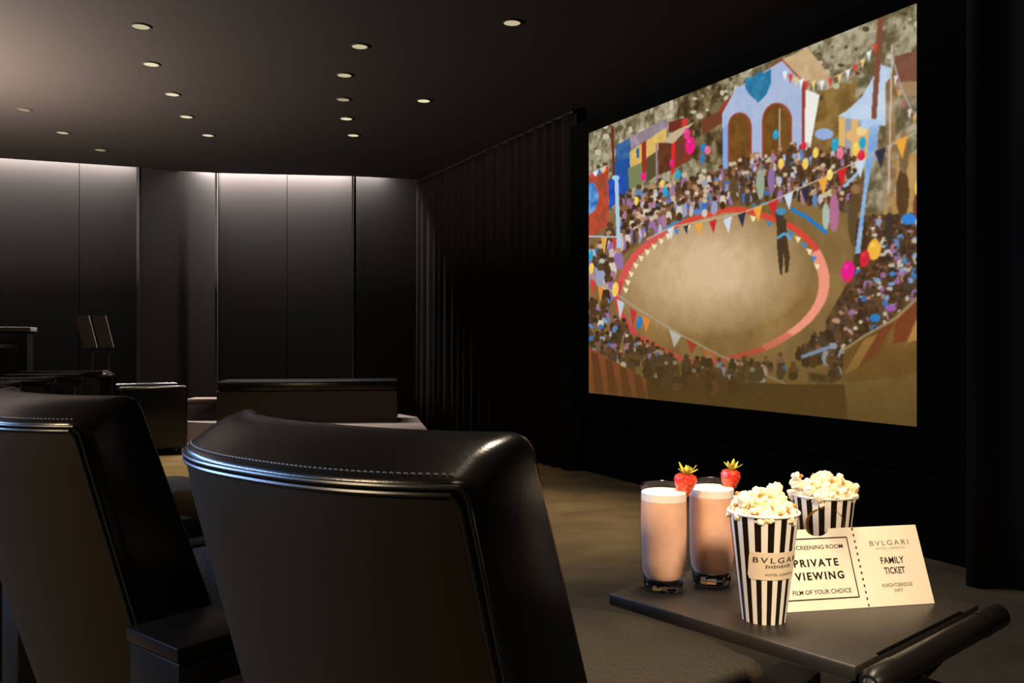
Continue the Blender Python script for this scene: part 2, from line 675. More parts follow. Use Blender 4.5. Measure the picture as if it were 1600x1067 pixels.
# train wagons
paint([(985, 214), (1043, 184), (1048, 198), (988, 236)], (168, 152, 176), (140, 124, 140))
paint([(964, 226), (985, 214), (988, 252), (962, 262)], (44, 84, 150), (60, 110, 170))
paint([(961, 252), (986, 244), (986, 296), (961, 300)], (30, 80, 160))
paint([(985, 236), (1042, 198), (1042, 246), (986, 282)], (226, 192, 112), (210, 176, 96))
paint([(982, 262), (1004, 252), (1004, 286), (984, 294)], (120, 130, 90))
paint([(1004, 222), (1011, 218), (1010, 272), (1004, 276)], (150, 46, 36))
paint([(995, 232), (1000, 229), (1000, 244), (996, 246)], (60, 100, 150))
paint([(1011, 245), (1032, 232), (1030, 270), (1010, 284)], (86, 76, 52))
paint([(1046, 190), (1067, 184), (1067, 200), (1046, 206)], (108, 44, 34))
paint([(1066, 186), (1076, 183), (1074, 200), (1066, 202)], (206, 54, 50))
paint([(1030, 222), (1056, 221), (1054, 262), (1029, 272)], (84, 44, 30), (100, 56, 40))
paint([(1056, 221), (1084, 200), (1080, 248), (1054, 262)], (140, 50, 40), (98, 56, 44))
paint([(1050, 223), (1056, 219), (1054, 268), (1049, 272)], (214, 44, 44))
paint([(1034, 221), (1056, 203), (1087, 189), (1052, 223)], (196, 176, 150))
line([(1027, 222), (1027, 292)], 3, (150, 130, 150))
# left banners and fences
paint([(921, 272), (952, 258), (952, 350), (920, 372)], (150, 70, 50), (196, 74, 56))
paint([(951, 280), (976, 268), (978, 302), (953, 324)], (24, 64, 170), (40, 84, 190))
paint([(920, 284), (930, 284), (937, 304), (931, 326), (920, 334)], (24, 90, 180), (110, 170, 230))
line([(923, 272), (952, 259)], 6, (200, 205, 220))
for i in range(5):
    ell(926 + i * 6, 272 - i * 2.6, 2.4, 4.5, [(214, 60, 50), (230, 235, 245), (60, 120, 190), (236, 200, 110), (214, 60, 60)][i], n=8)
line([(958.5, 196), (960, 274)], 4, (104, 44, 32))
# pavilion
paint([(1113, 192), (1129, 160), (1222, 90), (1262, 134), (1256, 140), (1130, 176), (1118, 200)], (146, 64, 46))
paint([(1129, 176), (1150, 138), (1222, 95), (1252, 128), (1252, 246), (1129, 282)], (164, 184, 224), (176, 192, 226))
paint([(1129, 200), (1142, 190), (1142, 280), (1129, 284)], (128, 172, 232))
paint([(1252, 126), (1258, 130), (1258, 246), (1252, 248)], (150, 62, 48))
paint([(1096, 186), (1129, 172), (1129, 190), (1098, 210)], (110, 60, 40))
paint([(1222, 92), (1262, 76), (1296, 118), (1288, 127), (1256, 128)], (206, 178, 140), (190, 160, 122))
paint([(1258, 138), (1280, 148), (1264, 238), (1256, 242)], (240, 240, 240))
for (x0, x1, t, b_, k) in ((1140, 1172, 177, 300, 16), (1193, 1235, 162, 246, 21)):
    for e, c, c2 in ((2.5, (160, 62, 50), None), (0, (120, 82, 38), (100, 66, 30))):
        arch = [(x0 - e, b_)] + [((x0 + x1) / 2 - ((x1 - x0) / 2 + e) * math.cos(a), t + k * 1.25 - (k * 1.25 + e) * math.sin(a)) for a in np.linspace(0, PI, 12)] + [(x1 + e, b_ - (x1 - x0) * 0.2)]
        paint(arch, c, c2)
line([(1218, 168), (1218, 240)], 2.5, (200, 188, 170))
# plain blue shield on the gable
paint([(1164, 122), (1176, 120), (1185, 112), (1194, 114), (1204, 108), (1205, 128), (1198, 146), (1185, 160), (1172, 148), (1165, 138)], (36, 112, 160), (58, 138, 182))
# tents at the right
paint([(1308, 180), (1322, 172), (1346, 150), (1364, 118), (1374, 100), (1390, 106), (1392, 196), (1350, 192)], (184, 208, 238), (200, 220, 244))
for i in range(6):
    paint([(1310 + i * 10, 182 + i * 1.5), (1320 + i * 10, 183 + i * 1.5), (1320 + i * 10, 250), (1310 + i * 10, 250)], [(226, 182, 110), (150, 160, 180)][i % 2])
paint([(1396, 88), (1433, 78), (1434, 152), (1398, 146)], (126, 82, 66), (110, 72, 56))
paint([(1398, 128), (1434, 126), (1434, 150), (1399, 148)], (160, 130, 100))
paint([(1384, 250), (1436, 235), (1436, 350), (1380, 345)], (192, 156, 100), (172, 136, 82))
paint([(1382, 130), (1398, 110), (1400, 300), (1384, 330)], (132, 96, 60), (170, 150, 116))
line([(1392, 70), (1388, 300)], 3, (196, 186, 180))
ell(1287, 208, 15, 9, (150, 176, 226)); ell(1338, 210, 18, 11, (226, 180, 120)); ell(1345, 203, 8, 7, (240, 214, 150))
# ground ring
paint([(918, 400), (980, 360), (1120, 305), (1260, 310), (1330, 360), (1330, 430), (1290, 540), (1200, 600), (1000, 590), (918, 520)], (140, 112, 68), (118, 94, 56), NB)
ring = smooth_closed([(1155, 321), (1225, 341), (1262, 365), (1285, 395), (1296, 432), (1290, 468), (1268, 500), (1235, 526), (1190, 549), (1135, 564), (1085, 570),
                      (1040, 555), (998, 530), (972, 500), (960, 470), (965, 436), (985, 398), (1015, 371), (1050, 348), (1105, 329)])
CXR, CYR = 1128, 445
def inner(p, f): return (CXR + (p[0] - CXR) * f, CYR + (p[1] - CYR) * f + 2)
paint(ring, (148, 118, 72), (126, 98, 58), NB)
# lit sand in the middle of the filmed ring
sand = fbm(22, 21)
rr = np.clip(1 - np.sqrt(((FX - 1105) / 165) ** 2 + ((FY - 415) / 110) ** 2), 0, 1)
rm = pmask(q([inner(p, 0.96) for p in ring]))
sl, m = rm
w = (rr[sl] ** 0.7 * (0.75 + 0.4 * sand[sl]))[..., None]
w = np.clip(w * 1.25, 0, 1)
tmp = img[sl] * (1 - w) + np.array((214, 188, 152.0)) * w
img[sl][m] = tmp[m]
n = len(ring)
for k in range(n):
    a_, b_ = ring[k], ring[(k + 1) % n]
    x, y = a_
    if x > 1262 and y > 385 or (x > 1200 and y > 440):
        c = (240, 150, 128) if y < 520 else (216, 116, 98)
        f = 0.90
    elif y > 530:
        c, f = (196, 84, 66), 0.91
    elif y > 440:
        c, f = (206, 62, 78), 0.945
    elif x < 1040:
        c, f = (214, 84, 84), 0.93
    else:
        c, f = (214, 70, 54), 0.945
    paint([a_, b_, inner(b_, f), inner(a_, f)], c)
for k in range(0, n, 3):
    x, y = ring[k]
    if y < 452 and x < 1100 or (y < 420 and x > 1170):
        xi, yi = inner(ring[k], 0.905 if x < 1100 else 0.91)
        s = 4.6 if x < 1100 else 5.0
        paint([(xi - s, yi - s), (xi + s, yi - s * 0.4), (xi, yi + s * 1.3)], (248, 232, 186) if x < 1050 or k % 2 else (70, 130, 200))
# barriers
line([(1000, 376), (1045, 350), (1086, 330)], 5, (60, 140, 200)); line([(1000, 372), (1046, 347)], 2.5, (170, 190, 210))
line([(1235, 324), (1262, 338), (1292, 362)], 6, (30, 120, 200))
line([(1250, 556), (1305, 538)], 6, (120, 160, 210))
line([(1176, 318), (1205, 312)], 5, (40, 140, 200))


def crowd(poly, count, pal, hmin, hmax, heads, wr=0.28):
    P_ = np.array(poly)
    x0, y0 = P_.min(0); x1, y1 = P_.max(0)
    pts = []
    while len(pts) < count:
        x, y = random.uniform(x0, x1), random.uniform(y0, y1)
        ins = False
        for k in range(len(poly)):
            (xa, ya), (xb, yb) = poly[k - 1], poly[k]
            if (ya > y) != (yb > y) and x < (xb - xa) * (y - ya) / (yb - ya) + xa:
                ins = not ins
        if ins: pts.append((x, y))
    for x, y in sorted(pts, key=lambda p: p[1]):
        h = random.uniform(hmin, hmax)
        c = random.choice(pal)
        ell(x, y, h * wr, h * 0.5, c, n=8)
        if random.random() < 0.6:
            ell(x + random.uniform(-0.6, 0.6), y + h * 0.24, h * wr * 0.95, h * 0.27, random.choice(pal), n=8)
        ell(x, y - h * 0.55, h * 0.17, h * 0.16, random.choice(heads), n=8)


DK = [(74, 52, 34), (58, 42, 30), (92, 66, 42), (70, 58, 48)]
LT = [(196, 186, 196), (150, 160, 196), (170, 120, 150), (90, 130, 190), (214, 204, 190), (120, 90, 80), (60, 110, 180), (150, 110, 170)]
HD = [(90, 60, 40), (180, 138, 108), (60, 44, 30), (200, 184, 158), (130, 90, 66), (84, 60, 44), (70, 50, 34)]
paint([(965, 330), (1130, 262), (1240, 255), (1350, 262), (1350, 340), (1240, 308), (1130, 322), (1050, 345), (968, 400)], (98, 72, 44), (122, 92, 60))
crowd([(968, 310), (1130, 270), (1130, 318), (1050, 340), (968, 385)], 230, LT * 2 + DK, 17, 28, HD, 0.2)
crowd([(1135, 262), (1240, 236), (1335, 240), (1340, 330), (1240, 306), (1135, 312)], 280, DK * 3 + LT, 14, 25, HD, 0.2)
crowd([(921, 395), (960, 360), (968, 400), (948, 470), (921, 430)], 24, LT + DK, 22, 34, HD)
paint([(1345, 335), (1436, 330), (1436, 470), (1380, 540), (1300, 560), (1290, 500), (1330, 430)], (70, 52, 34), (98, 74, 48))
crowd([(1345, 340), (1436, 345), (1436, 470), (1385, 535), (1300, 552), (1296, 500), (1335, 450)], 320, DK * 5 + LT, 13, 22, HD + DK + DK, 0.34)
crowd([(1240, 560), (1300, 500), (1345, 490), (1360, 540), (1300, 590)], 60, DK * 3 + [(150, 160, 180)], 18, 28, HD + DK, 0.34)
crowd([(919, 470), (945, 470), (990, 530), (1080, 572), (1230, 560), (1260, 580), (1140, 600), (1000, 590), (919, 540)], 150, DK * 5 + LT, 14, 23, HD + DK + DK, 0.3)
for x, y, h, c in ((1303, 330, 62, (176, 110, 150)), (1290, 335, 44, (170, 190, 180)), (1336, 340, 90, (88, 70, 44)), (1345, 370, 70, (66, 48, 30)), (1410, 300, 80, (84, 60, 40)), (1412, 240, 60, (120, 96, 70)), (1390, 355, 56, (60, 50, 44)),
                   (1146, 292, 44, (92, 70, 44)), (1188, 285, 50, (150, 170, 150)), (1205, 280, 44, (140, 110, 160)), (1432, 320, 40, (110, 60, 40))):
    ell(x, y, h * 0.13, h * 0.5, c, n=12); ell(x, y - h * 0.52, h * 0.08, h * 0.09, (150, 110, 80), n=8)
for i in range(26):
    ell(random.uniform(1370, 1434), random.uniform(395, 490), random.uniform(3, 6), random.uniform(3, 5), random.choice([(120, 160, 210), (190, 180, 170), (60, 130, 200), (150, 100, 160)]), n=8)
ell(1420, 340, 12, 9, (50, 130, 220)); ell(1368, 495, 8, 7, (40, 120, 200)); ell(1392, 480, 10, 5, (150, 90, 170))
# generic performer in the ring
ell(1218, 335, 7, 10, (60, 54, 50)); ell(1220, 328, 8, 6, (70, 140, 190))
paint([(1213, 340), (1228, 340), (1230, 372), (1234, 400), (1231, 424), (1227, 424), (1224, 390), (1222, 428), (1218, 424), (1214, 385)], (66, 52, 36))
line([(1214, 370), (1226, 362), (1236, 372)], 4, (90, 170, 220))
# posts
paint([(961, 276), (967, 273), (970, 382), (964, 386)], (170, 206, 236)); ell(963, 276, 6, 4, (160, 210, 240))
paint([(1370, 28), (1379, 28), (1368, 188), (1360, 188)], (124, 74, 56))
paint([(1342, 190), (1360, 184), (1377, 186), (1376, 194), (1350, 201)], (176, 206, 240))
paint([(1358, 196), (1374, 194), (1366, 230), (1354, 300), (1344, 394), (1336, 394), (1348, 300)], (150, 184, 228), (116, 164, 226))
line([(1318, 290), (1338, 270), (1352, 250)], 5, (150, 190, 230))
# strings of pennants
PEN = {'w': (206, 222, 240), 'n': (48, 46, 66), 'o': (240, 168, 64), 'r': (204, 40, 48)}
line([(1010, 372), (1050, 352), (1105, 342), (1160, 330), (1207, 312), (1240, 296), (1290, 274), (1340, 250), (1380, 230), (1436, 202)], 2.2, (190, 176, 156))
for x, y, s, c in ((1048, 354, 11, 'w'), (1072, 350, 8, 'n'), (1092, 346, 12, 'o'), (1114, 342, 12, 'r'), (1137, 338, 14, 'w'), (1159, 331, 13, 'n'), (1184, 321, 14, 'o'), (1208, 312, 15, 'r'),
                   (1232, 300, 15, 'w'), (1258, 290, 15, 'n'), (1286, 276, 16, 'o'), (1315, 262, 17, 'r'), (1343, 248, 17, 'w'), (1375, 231, 18, 'n'), (1408, 214, 19, 'o')):
    paint([(x - s / 2, y + s * 0.22), (x + s / 2, y - s * 0.22), (x + 1, y + s * 1.75)], PEN[c])
tb = [(1226, 112), (1245, 122), (1262, 128), (1290, 126), (1320, 112), (1345, 95), (1366, 70)]
line(tb, 1.6, (180, 170, 160))
for i in range(14):
    t = i / 13 * (len(tb) - 1.001); k = int(t); f = t - k
    x = tb[k][0] * (1 - f) + tb[k + 1][0] * f; y = tb[k][1] * (1 - f) + tb[k + 1][1] * f
    paint([(x - 4, y), (x + 4, y - 2), (x, y + 15)], [(236, 240, 246), (214, 70, 60), (238, 206, 130)][i % 3])
line([(1392, 90), (1408, 140), (1424, 172), (1436, 180)], 2, (190, 180, 190))
for i, (x, y) in enumerate(((1398, 118), (1404, 140), (1411, 156), (1420, 170), (1428, 178))):
    paint([(x - 3, y), (x + 3, y), (x, y + 16)], [(230, 226, 236), (214, 170, 90), (190, 90, 90)][i % 3])
line([(918, 367), (966, 368)], 2.5, (180, 196, 220))
paint([(939, 369), (949, 369), (944, 396)], (226, 170, 80)); paint([(956, 369), (964, 369), (960, 394)], (206, 60, 50))
# lower string
lo = [(918, 424), (950, 449), (1000, 483), (1060, 520), (1120, 552), (1180, 578), (1255, 612)]
line(lo, 3, (168, 152, 132))
for x, y, w_, h_, c in ((926, 436, 9, 26, (206, 60, 56)), (938, 446, 9, 26, (226, 140, 60)), (969, 468, 12, 30, (196, 204, 214)), (989, 482, 11, 30, (196, 50, 56)), (1009, 494, 13, 24, (220, 130, 60)),
                        (1054, 518, 19, 24, (190, 188, 180)), (1080, 532, 18, 20, (170, 64, 44)), (1108, 548, 20, 34, (196, 104, 56)), (1184, 584, 26, 48, (178, 174, 160))):
    paint([(x - w_ / 2, y - w_ * 0.28), (x + w_ / 2, y + w_ * 0.28), (x - w_ * 0.08, y + h_)], c)
# balloons
Y_, C_, MG, RS, BL = (244, 206, 98), (40, 160, 206), (232, 30, 130), (214, 40, 70), (40, 120, 200)
for x, y, rx, ry, c in ((1366, 388, 10.5, 16.5, (242, 182, 66)), (1351, 402, 8, 14, (206, 36, 60)), (1325, 422, 10.5, 17, (232, 24, 140)), (1304, 224, 5.5, 11, C_), (1312, 237, 6, 10, (226, 120, 150)), (1337, 231, 6, 11, Y_),
                        (1347, 221, 5.5, 9, C_), (1345, 241, 6, 8, RS), (1274, 237, 5, 8.5, Y_), (1258, 254, 5, 9, Y_), (1220, 254, 4.5, 8.5, Y_), (1212, 209, 4.5, 8, C_), (1255, 226, 4.5, 7, RS), (1296, 271, 5, 9.5, (244, 218, 130)),
                        (1079, 226, 8, 14, MG), (1074, 208, 5, 9, (230, 60, 140)), (1050, 253, 4, 6, MG), (1006, 274, 4, 6.5, MG), (1060, 271, 4.5, 7, C_), (1035, 285, 3.5, 6, Y_), (995, 312, 3.5, 7, Y_), (1040, 298, 4, 8, C_),
                        (961, 450, 5, 12, Y_), (998, 502, 4.5, 10, BL), (923, 397, 4, 9, C_), (924, 417, 4, 9, Y_), (1433, 290, 3.5, 12, Y_), (1100, 230, 5, 7, BL), (1106, 233, 5, 7, (226, 110, 150)), (1098, 246, 3, 8, BL)):
    ell(x, y, rx, ry, c, tilt=0.1)
    ell(x - rx * 0.25, y - ry * 0.45, rx * 0.35, ry * 0.25, tuple(min(255, v + 36) for v in c), n=8, alpha=0.7)
paint([(1320, 433), (1332, 430), (1326, 441)], (232, 40, 70))
# foreground marquee roofs, dark foreground
paint([(915, 545), (940, 556), (1000, 588), (1240, 600), (1320, 600), (1330, 700), (915, 700)], (74, 56, 34), (62, 46, 28), NB)
crowd([(1000, 560), (1240, 575), (1240, 600), (1100, 605), (1000, 590)], 40, DK, 18, 28, DK + [(150, 140, 120)], 0.34)
line([(1252, 557), (1300, 540)], 6, (126, 150, 190))
paint([(915, 538), (945, 556), (1008, 592), (1012, 640), (915, 640)], (150, 76, 50), (136, 66, 44))
for i in range(4):
    x = 926 + i * 22
    paint([(x - 4, 548 + i * 11), (x + 7, 552 + i * 11), (x + 20, 640), (x + 4, 640)], (96, 50, 34))
paint([(1316, 598), (1320, 540), (1375, 512), (1440, 455), (1440, 580), (1400, 590)], (120, 88, 46), (104, 74, 38), NB)
paint([(1352, 528), (1376, 520), (1340, 575), (1318, 585)], (150, 112, 60))
paint([(1376, 514), (1400, 500), (1372, 552), (1340, 575)], (112, 62, 36))
paint([(1400, 500), (1436, 466), (1436, 500), (1418, 532), (1396, 536)], (118, 60, 36))
paint([(1436, 490), (1436, 530), (1418, 534)], (170, 128, 66))
line([(1316, 548), (1350, 524), (1400, 496), (1436, 462)], 3.5, (150, 134, 104))
paint([(1262, 580), (1294, 584), (1296, 600), (1264, 596)], (88, 74, 54)); paint([(1266, 583), (1291, 587), (1292, 596), (1268, 592)], (64, 50, 32))
# film grading: brown murk at the foot of the frame, faint grain
wgt = np.clip((FY - 505 - (FX - 918) * 0.03) / 130, 0, 1)[..., None] * 0.72
img = img * (1 - wgt) + np.array((80, 62, 28.0)) * wgt
for _ in range(2):
    pad = np.pad(img, ((1, 1), (1, 1), (0, 0)), mode='edge')
    img = 0.5 * img + 0.125 * (pad[:-2, 1:-1] + pad[2:, 1:-1] + pad[1:-1, :-2] + pad[1:-1, 2:])
img = img * 0.93 + np.array((9, 6, 1.0))
grain = (rng.random((NV, NU, 1)) - 0.5) * 10
img = np.clip(img * 1.02 + grain, 0, 255)
L_ = img / 255.0
L_ = np.where(L_ <= 0.04045, L_ / 12.92, ((L_ + 0.055) / 1.055) ** 2.4)

A0, A1 = wp(sL, SO, zb), wp(sR, SO, zb)
me = bpy.data.meshes.new('picture')
co = np.empty((NV, NU, 3))
co[..., 0] = A0.x + (A1.x - A0.x) * U
co[..., 1] = A0.y + (A1.y - A0.y) * U
co[..., 2] = zb + (zt - zb) * V
co -= np.array(screen.location)
idx = np.arange(NV * NU).reshape(NV, NU)
quads = np.stack([idx[:-1, :-1], idx[:-1, 1:], idx[1:, 1:], idx[1:, :-1]], -1).reshape(-1)
nf = len(quads) // 4
me.vertices.add(NV * NU)
me.vertices.foreach_set('co', co.reshape(-1))
me.loops.add(nf * 4)
me.loops.foreach_set('vertex_index', quads.astype(np.int32))
me.polygons.add(nf)
me.polygons.foreach_set('loop_start', np.arange(0, nf * 4, 4, dtype=np.int32))
me.update(calc_edges=True)
at = me.color_attributes.new('film', 'FLOAT_COLOR', 'POINT')
at.data.foreach_set('color', np.concatenate([L_, np.ones((NV, NU, 1))], -1).reshape(-1).astype(np.float32))
me.validate()
pm = bpy.data.materials.new('projected_film')
pm.use_nodes = True
nt = pm.node_tree
nt.nodes.clear()
o_ = nt.nodes.new('ShaderNodeOutputMaterial')
e_ = nt.nodes.new('ShaderNodeEmission')
a_ = nt.nodes.new('ShaderNodeAttribute')
a_.attribute_name = 'film'
nt.links.new(a_.outputs['Color'], e_.inputs[0])
e_.inputs[1].default_value = 1.0
nt.links.new(e_.outputs[0], o_.inputs[0])
me.materials.append(pm)
po = bpy.data.objects.new('picture', me)
COL.objects.link(po)
po.parent = screen
po['label'] = 'projected film picture of a crowd around a circus ring'


def wall_box(bm, s0, s1, o0, o1, z0, z1, origin):
    P8 = [wp(s, o, z) - origin for z in (z0, z1) for s, o in ((s0, o0), (s1, o0), (s1, o1), (s0, o1))]
    v = [bm.verts.new(p) for p in P8]
    for f in ((0, 1, 2, 3), (4, 5, 6, 7), (0, 1, 5, 4), (1, 2, 6, 5), (2, 3, 7, 6), (3, 0, 4, 7)):
        bm.faces.new([v[i] for i in f])
    return bm


org = screen.location
zlow = zb - 0.19
sFR = wall_s(1508, 0.14)[0]
b = bmesh.new()
wall_box(b, sL + 0.25, sFR, 0.005, 0.13, zlow, zt + 0.10, org)
obj('backing_panel', b, M['masking'], screen, smooth=False)
b = bmesh.new()
wall_box(b, sL + 0.25, sL, 0.13, 0.145, zlow, zt + 0.10, org)
wall_box(b, sR, sFR, 0.13, 0.145, zlow, zt + 0.10, org)
wall_box(b, sL, sR, 0.13, 0.145, zt, zt + 0.10, org)
wall_box(b, sL, sR, 0.13, 0.145, zlow, zb, org)
obj('masking_border', b, M['masking'], screen, smooth=False)


# ------------------------------------------------------------------ curtains
def curtain(s0, s1, off, amp, pitch, z0, z1, label, seed):
    r = random.Random(seed)
    o = empty('curtain', wp((s0 + s1) / 2, off, 0), 0, label, 'curtain')
    n = int(abs(s1 - s0) / pitch * 14)
    b = bmesh.new()
    prev = None
    ph = 0
    rows = [z0, z0 + 0.4, (z0 + z1) / 2, z1 - 0.1, z1]
    for i in range(n + 1):
        s = s0 + (s1 - s0) * i / n
        ph += 2 * PI / 14 * (1 + 0.25 * math.sin(i * 0.13 + seed))
        vs_ = []
        for j, z in enumerate(rows):
            a = amp * (1.15 - 0.12 * j) * math.sin(ph + 0.12 * j)
            vs_.append(b.verts.new(wp(s, off + a, z) - o.location))
        if prev:
            for j in range(len(rows) - 1):
                b.faces.new((prev[j], vs_[j], vs_[j + 1], prev[j + 1]))
        prev = vs_
    c = obj('drape', b, M['curtain'], o)
    md = c.modifiers.new('thickness', 'SOLIDIFY')
    md.thickness = 0.006
    b = bmesh.new()
    tube(b, [wp(s0, off, z1 + 0.01) - o.location, wp(s1, off, z1 + 0.01) - o.location], 0.015, 8)
    obj('track', b, M['tube'], o)
    return o


curtain(wall_s(655, 0.1)[0], wall_s(768, 0.1)[0], 0.1, 0.045, 0.16, 0.01, CEIL - 0.04, 'black curtain hanging in the far corner beside the lit wall panels', 1)
curtain(wall_s(768, 0.1)[0] - 0.02, sL + 0.27, 0.1, 0.04, 0.16, 0.01, CEIL - 0.04, 'black curtain hanging directly left of the screen', 2)
curtain(wall_s(1518, 0.22)[0], wall_s(1518, 0.22)[0] - 1.5, 0.22, 0.06, 0.2, 0.012, CEIL - 0.04, 'black curtain hanging at the right frame edge', 3)


# ------------------------------------------------------------------ lounge chair
HW, ZR, ZF, TH, REC, SAG = 0.277, 0.85, 0.898, 0.140, 0.29, 0.085
ZBOT = 0.22


def bow(a):
    return -SAG * (1 - abs(a) ** 2.6)


def back_ring(x, inset):
    a = max(-1, min(1, x / HW))
    c = bow(a)
    yr = lambda z: c + REC * (ZR - z) + inset
    yf = lambda z: c + TH + REC * (ZR - z) * 1.0 + 0.03 * max(0, min(1, (ZR - z) / 0.4)) - inset
    zb_ = ZBOT + inset
    zr, zf = ZR - inset * 0.8, ZF - inset * 0.8
    cr, cf = 0.014, 0.03
    pts = []
    for i in range(9):
        z = zb_ + (zr - cr - zb_) * i / 8
        pts.append((yr(z), z))
    # rounded rear-top corner
    p0, p1, p2 = (yr(zr - cr), zr - cr), (yr(zr), zr), (yr(zr) + cr, zr + cr * 0.28)
    for t in (0.25, 0.5, 0.75, 1.0):
        pts.append(tuple((1 - t) ** 2 * p0[k] + 2 * t * (1 - t) * p1[k] + t * t * p2[k] for k in (0, 1)))
    p3 = (yf(zf) - cf, zf - 0.006)
    for t in (0.33, 0.66, 1.0):
        zz = p2[1] + (p3[1] - p2[1]) * t + 0.006 * math.sin(PI * t)
        pts.append((p2[0] + (p3[0] - p2[0]) * t, zz))
    p4, p5 = (yf(zf), zf), (yf(zf - cf), zf - cf)
    for t in (0.25, 0.5, 0.75, 1.0):
        pts.append(tuple((1 - t) ** 2 * p3[k] + 2 * t * (1 - t) * p4[k] + t * t * p5[k] for k in (0, 1)))
    for i in range(1, 9):
        z = (zf - cf) + (zb_ - (zf - cf)) * i / 8
        pts.append((yf(z), z))
    return [(x, y, z) for y, z in pts]


def make_chair():
    root = empty('lounge_chair', (0, 0, 0))
    # backrest body
    b = bmesh.new()
    r = 0.022
    xs = []
    for i in range(5):
        th = PI / 2 * i / 5
        xs.append((-HW + r * (1 - math.sin(th)), r * (1 - math.cos(PI / 2 - th)) if False else r * (1 - math.sin(th)) * 0))
    sl_ = []
    for i in range(6):
        th = PI / 2 * i / 5
        sl_.append((-HW + r * (1 - math.sin(th)), 0)) if False else sl_.append((-HW + r * (1 - math.cos(th)), r * (1 - math.sin(th))))
    mid = [(-HW + r + (2 * HW - 2 * r) * i / 28, 0) for i in range(1, 28)]
    slices = sl_ + mid + [(-x, ins) for x, ins in reversed(sl_)]
    loft(b, [back_ring(x, ins) for x, ins in slices])
    obj('backrest', b, M['leather'], root)
    # rear panel of satin leather, slightly proud
    b = bmesh.new()
    W2 = HW - 0.012
    nx, nz = 30, 14
    def rearpt(x, z, push):
        return (x, bow(x / HW) + REC * (ZR - z) - push, z)
    gridv = []
    for j in range(nz + 1):
        z = ZBOT + 0.015 + (ZR - 0.018 - ZBOT - 0.015) * j / nz
        row = []
        for i in range(nx + 1):
            x = -W2 + 2 * W2 * i / nx
            e = min((x + W2), (W2 - x), (ZR - 0.018 - z) * 1.2)
            push = 0.001 + 0.004 * min(1, max(0, e) / 0.018) + 0.006 * math.sin(PI * i / nx) * math.sin(PI * j / nz)
            row.append(b.verts.new(rearpt(x, z, push)))
        gridv.append(row)
    for j in range(nz):
        for i in range(nx):
            b.faces.new((gridv[j][i], gridv[j][i + 1], gridv[j + 1][i + 1], gridv[j + 1][i]))
    obj('rear_panel', b, M['back_leather'], root)
    # two lines of piping round the rear panel, stitching along the top
    def edge_path(zoff, xin, push):
        p = []
        zt_ = ZR - zoff
        w_ = HW - xin
        for i in range(16):
            z = ZBOT + 0.02 + (zt_ - 0.012 - ZBOT - 0.02) * i / 15
            p.append(rearpt(-w_, z, push))
        for i in range(41):
            x = -w_ + 0.006 + (2 * w_ - 0.012) * i / 40
            p.append(rearpt(x, zt_, push))
        for i in range(16):
            z = zt_ - 0.012 - (zt_ - 0.012 - ZBOT - 0.02) * i / 15
            p.append(rearpt(w_, z, push))
        return p
    for zo, xi, rad in ((0.016, 0.010, 0.0034), (0.008, 0.003, 0.0032)):
        b = bmesh.new()
        tube(b, edge_path(zo, xi, 0.0022 if zo > 0.01 else 0.0005), rad, 8)
        obj('piping', b, M['piping'], root)
    b = bmesh.new()
    for i in range(72):
        x = -HW + 0.02 + (2 * HW - 0.04) * i / 71
        y = bow(x / HW) + 0.012
        sl2 = (bow((x + 0.002) / HW) - bow((x - 0.002) / HW)) / 0.004
        d = Vector((1, sl2, 0)).normalized() * 0.0023
        tube(b, [(x - d.x, y - d.y, ZR + 0.0048), (x, y, ZR + 0.0055), (x + d.x, y + d.y, ZR + 0.0048)], 0.0009, 5)
    obj('stitching', b, M['thread'], root)
    # seat cushion, front bowed
    out = []
    x1, y0_, yfr, yfc = 0.292, 0.20, 0.80, 0.865
    out.append((-x1, y0_)); out.append((x1, y0_))
    for i in range(8):
        out.append((x1, y0_ + (yfr - 0.06 - y0_) * (i + 1) / 8))
    for i in range(1, 8):
        th = PI / 2 * i / 8
        out.append((x1 - 0.06 + 0.06 * math.cos(th), yfr - 0.06 + 0.06 * math.sin(th)))
    for i in range(25):
        t = 1 - 2 * i / 24
        x = (x1 - 0.06) * t
        out.append((x, yfr + (yfc - yfr) * (1 - t * t)))
    for i in range(1, 8):
        th = PI / 2 + PI / 2 * i / 8
        out.append((-x1 + 0.06 + 0.06 * math.cos(th), yfr - 0.06 + 0.06 * math.sin(th)))
    for i in range(8):
        out.append((-x1, yfr - 0.06 - (yfr - 0.06 - y0_) * i / 8))
    b = bmesh.new()
    cushion(b, out, 0.27, 0.437, 0.03, 0.012)
    obj('seat', b, M['seat_leather'], root)
    b = bmesh.new()
    box(b, -0.285, 0.285, 0.16, 0.78, 0.10, 0.272, 0.012)
    obj('seat_base', b, M['leather'], root)
    for s in (-1, 1):
        b = bmesh.new()
        x0, x1_ = (0.298, 0.372) if s > 0 else (-0.392, -0.298)
        box(b, x0, x1_, 0.12, 0.80, 0.09, 0.435, 0.008)
        obj('armrest', b, M['arm_leather'], root)
    for sx in (-0.25, 0.25):
        for y in (0.22, 0.72):
            b = bmesh.new()
            lathe(b, [(0.018, 0.0), (0.022, 0.11)], 16, (sx, y, 0), True, True)
            obj('leg', b, M['tube'], root)
    return root


ROT = -math.atan2(0.63, 0.776)
F_ = Vector((math.sin(-ROT), math.cos(ROT)))
X_ = Vector((math.cos(ROT), math.sin(ROT)))
C1 = Vector((-0.262, 1.092))
chair = make_chair()
chair.location = (C1.x, C1.y, 0)
chair.rotation_euler = (0, 0, ROT)
tag(chair, 'black leather lounge chair in the foreground, seen from behind, next to the tray table', 'chair', 'black leather lounge chairs')
C2 = C1 + Vector((-0.735, 0.64))
ch2 = copy_tree(chair)
ch2.location = (C2.x, C2.y, 0)
tag(ch2, 'black leather lounge chair cut off by the left frame edge, seen from behind', 'chair')


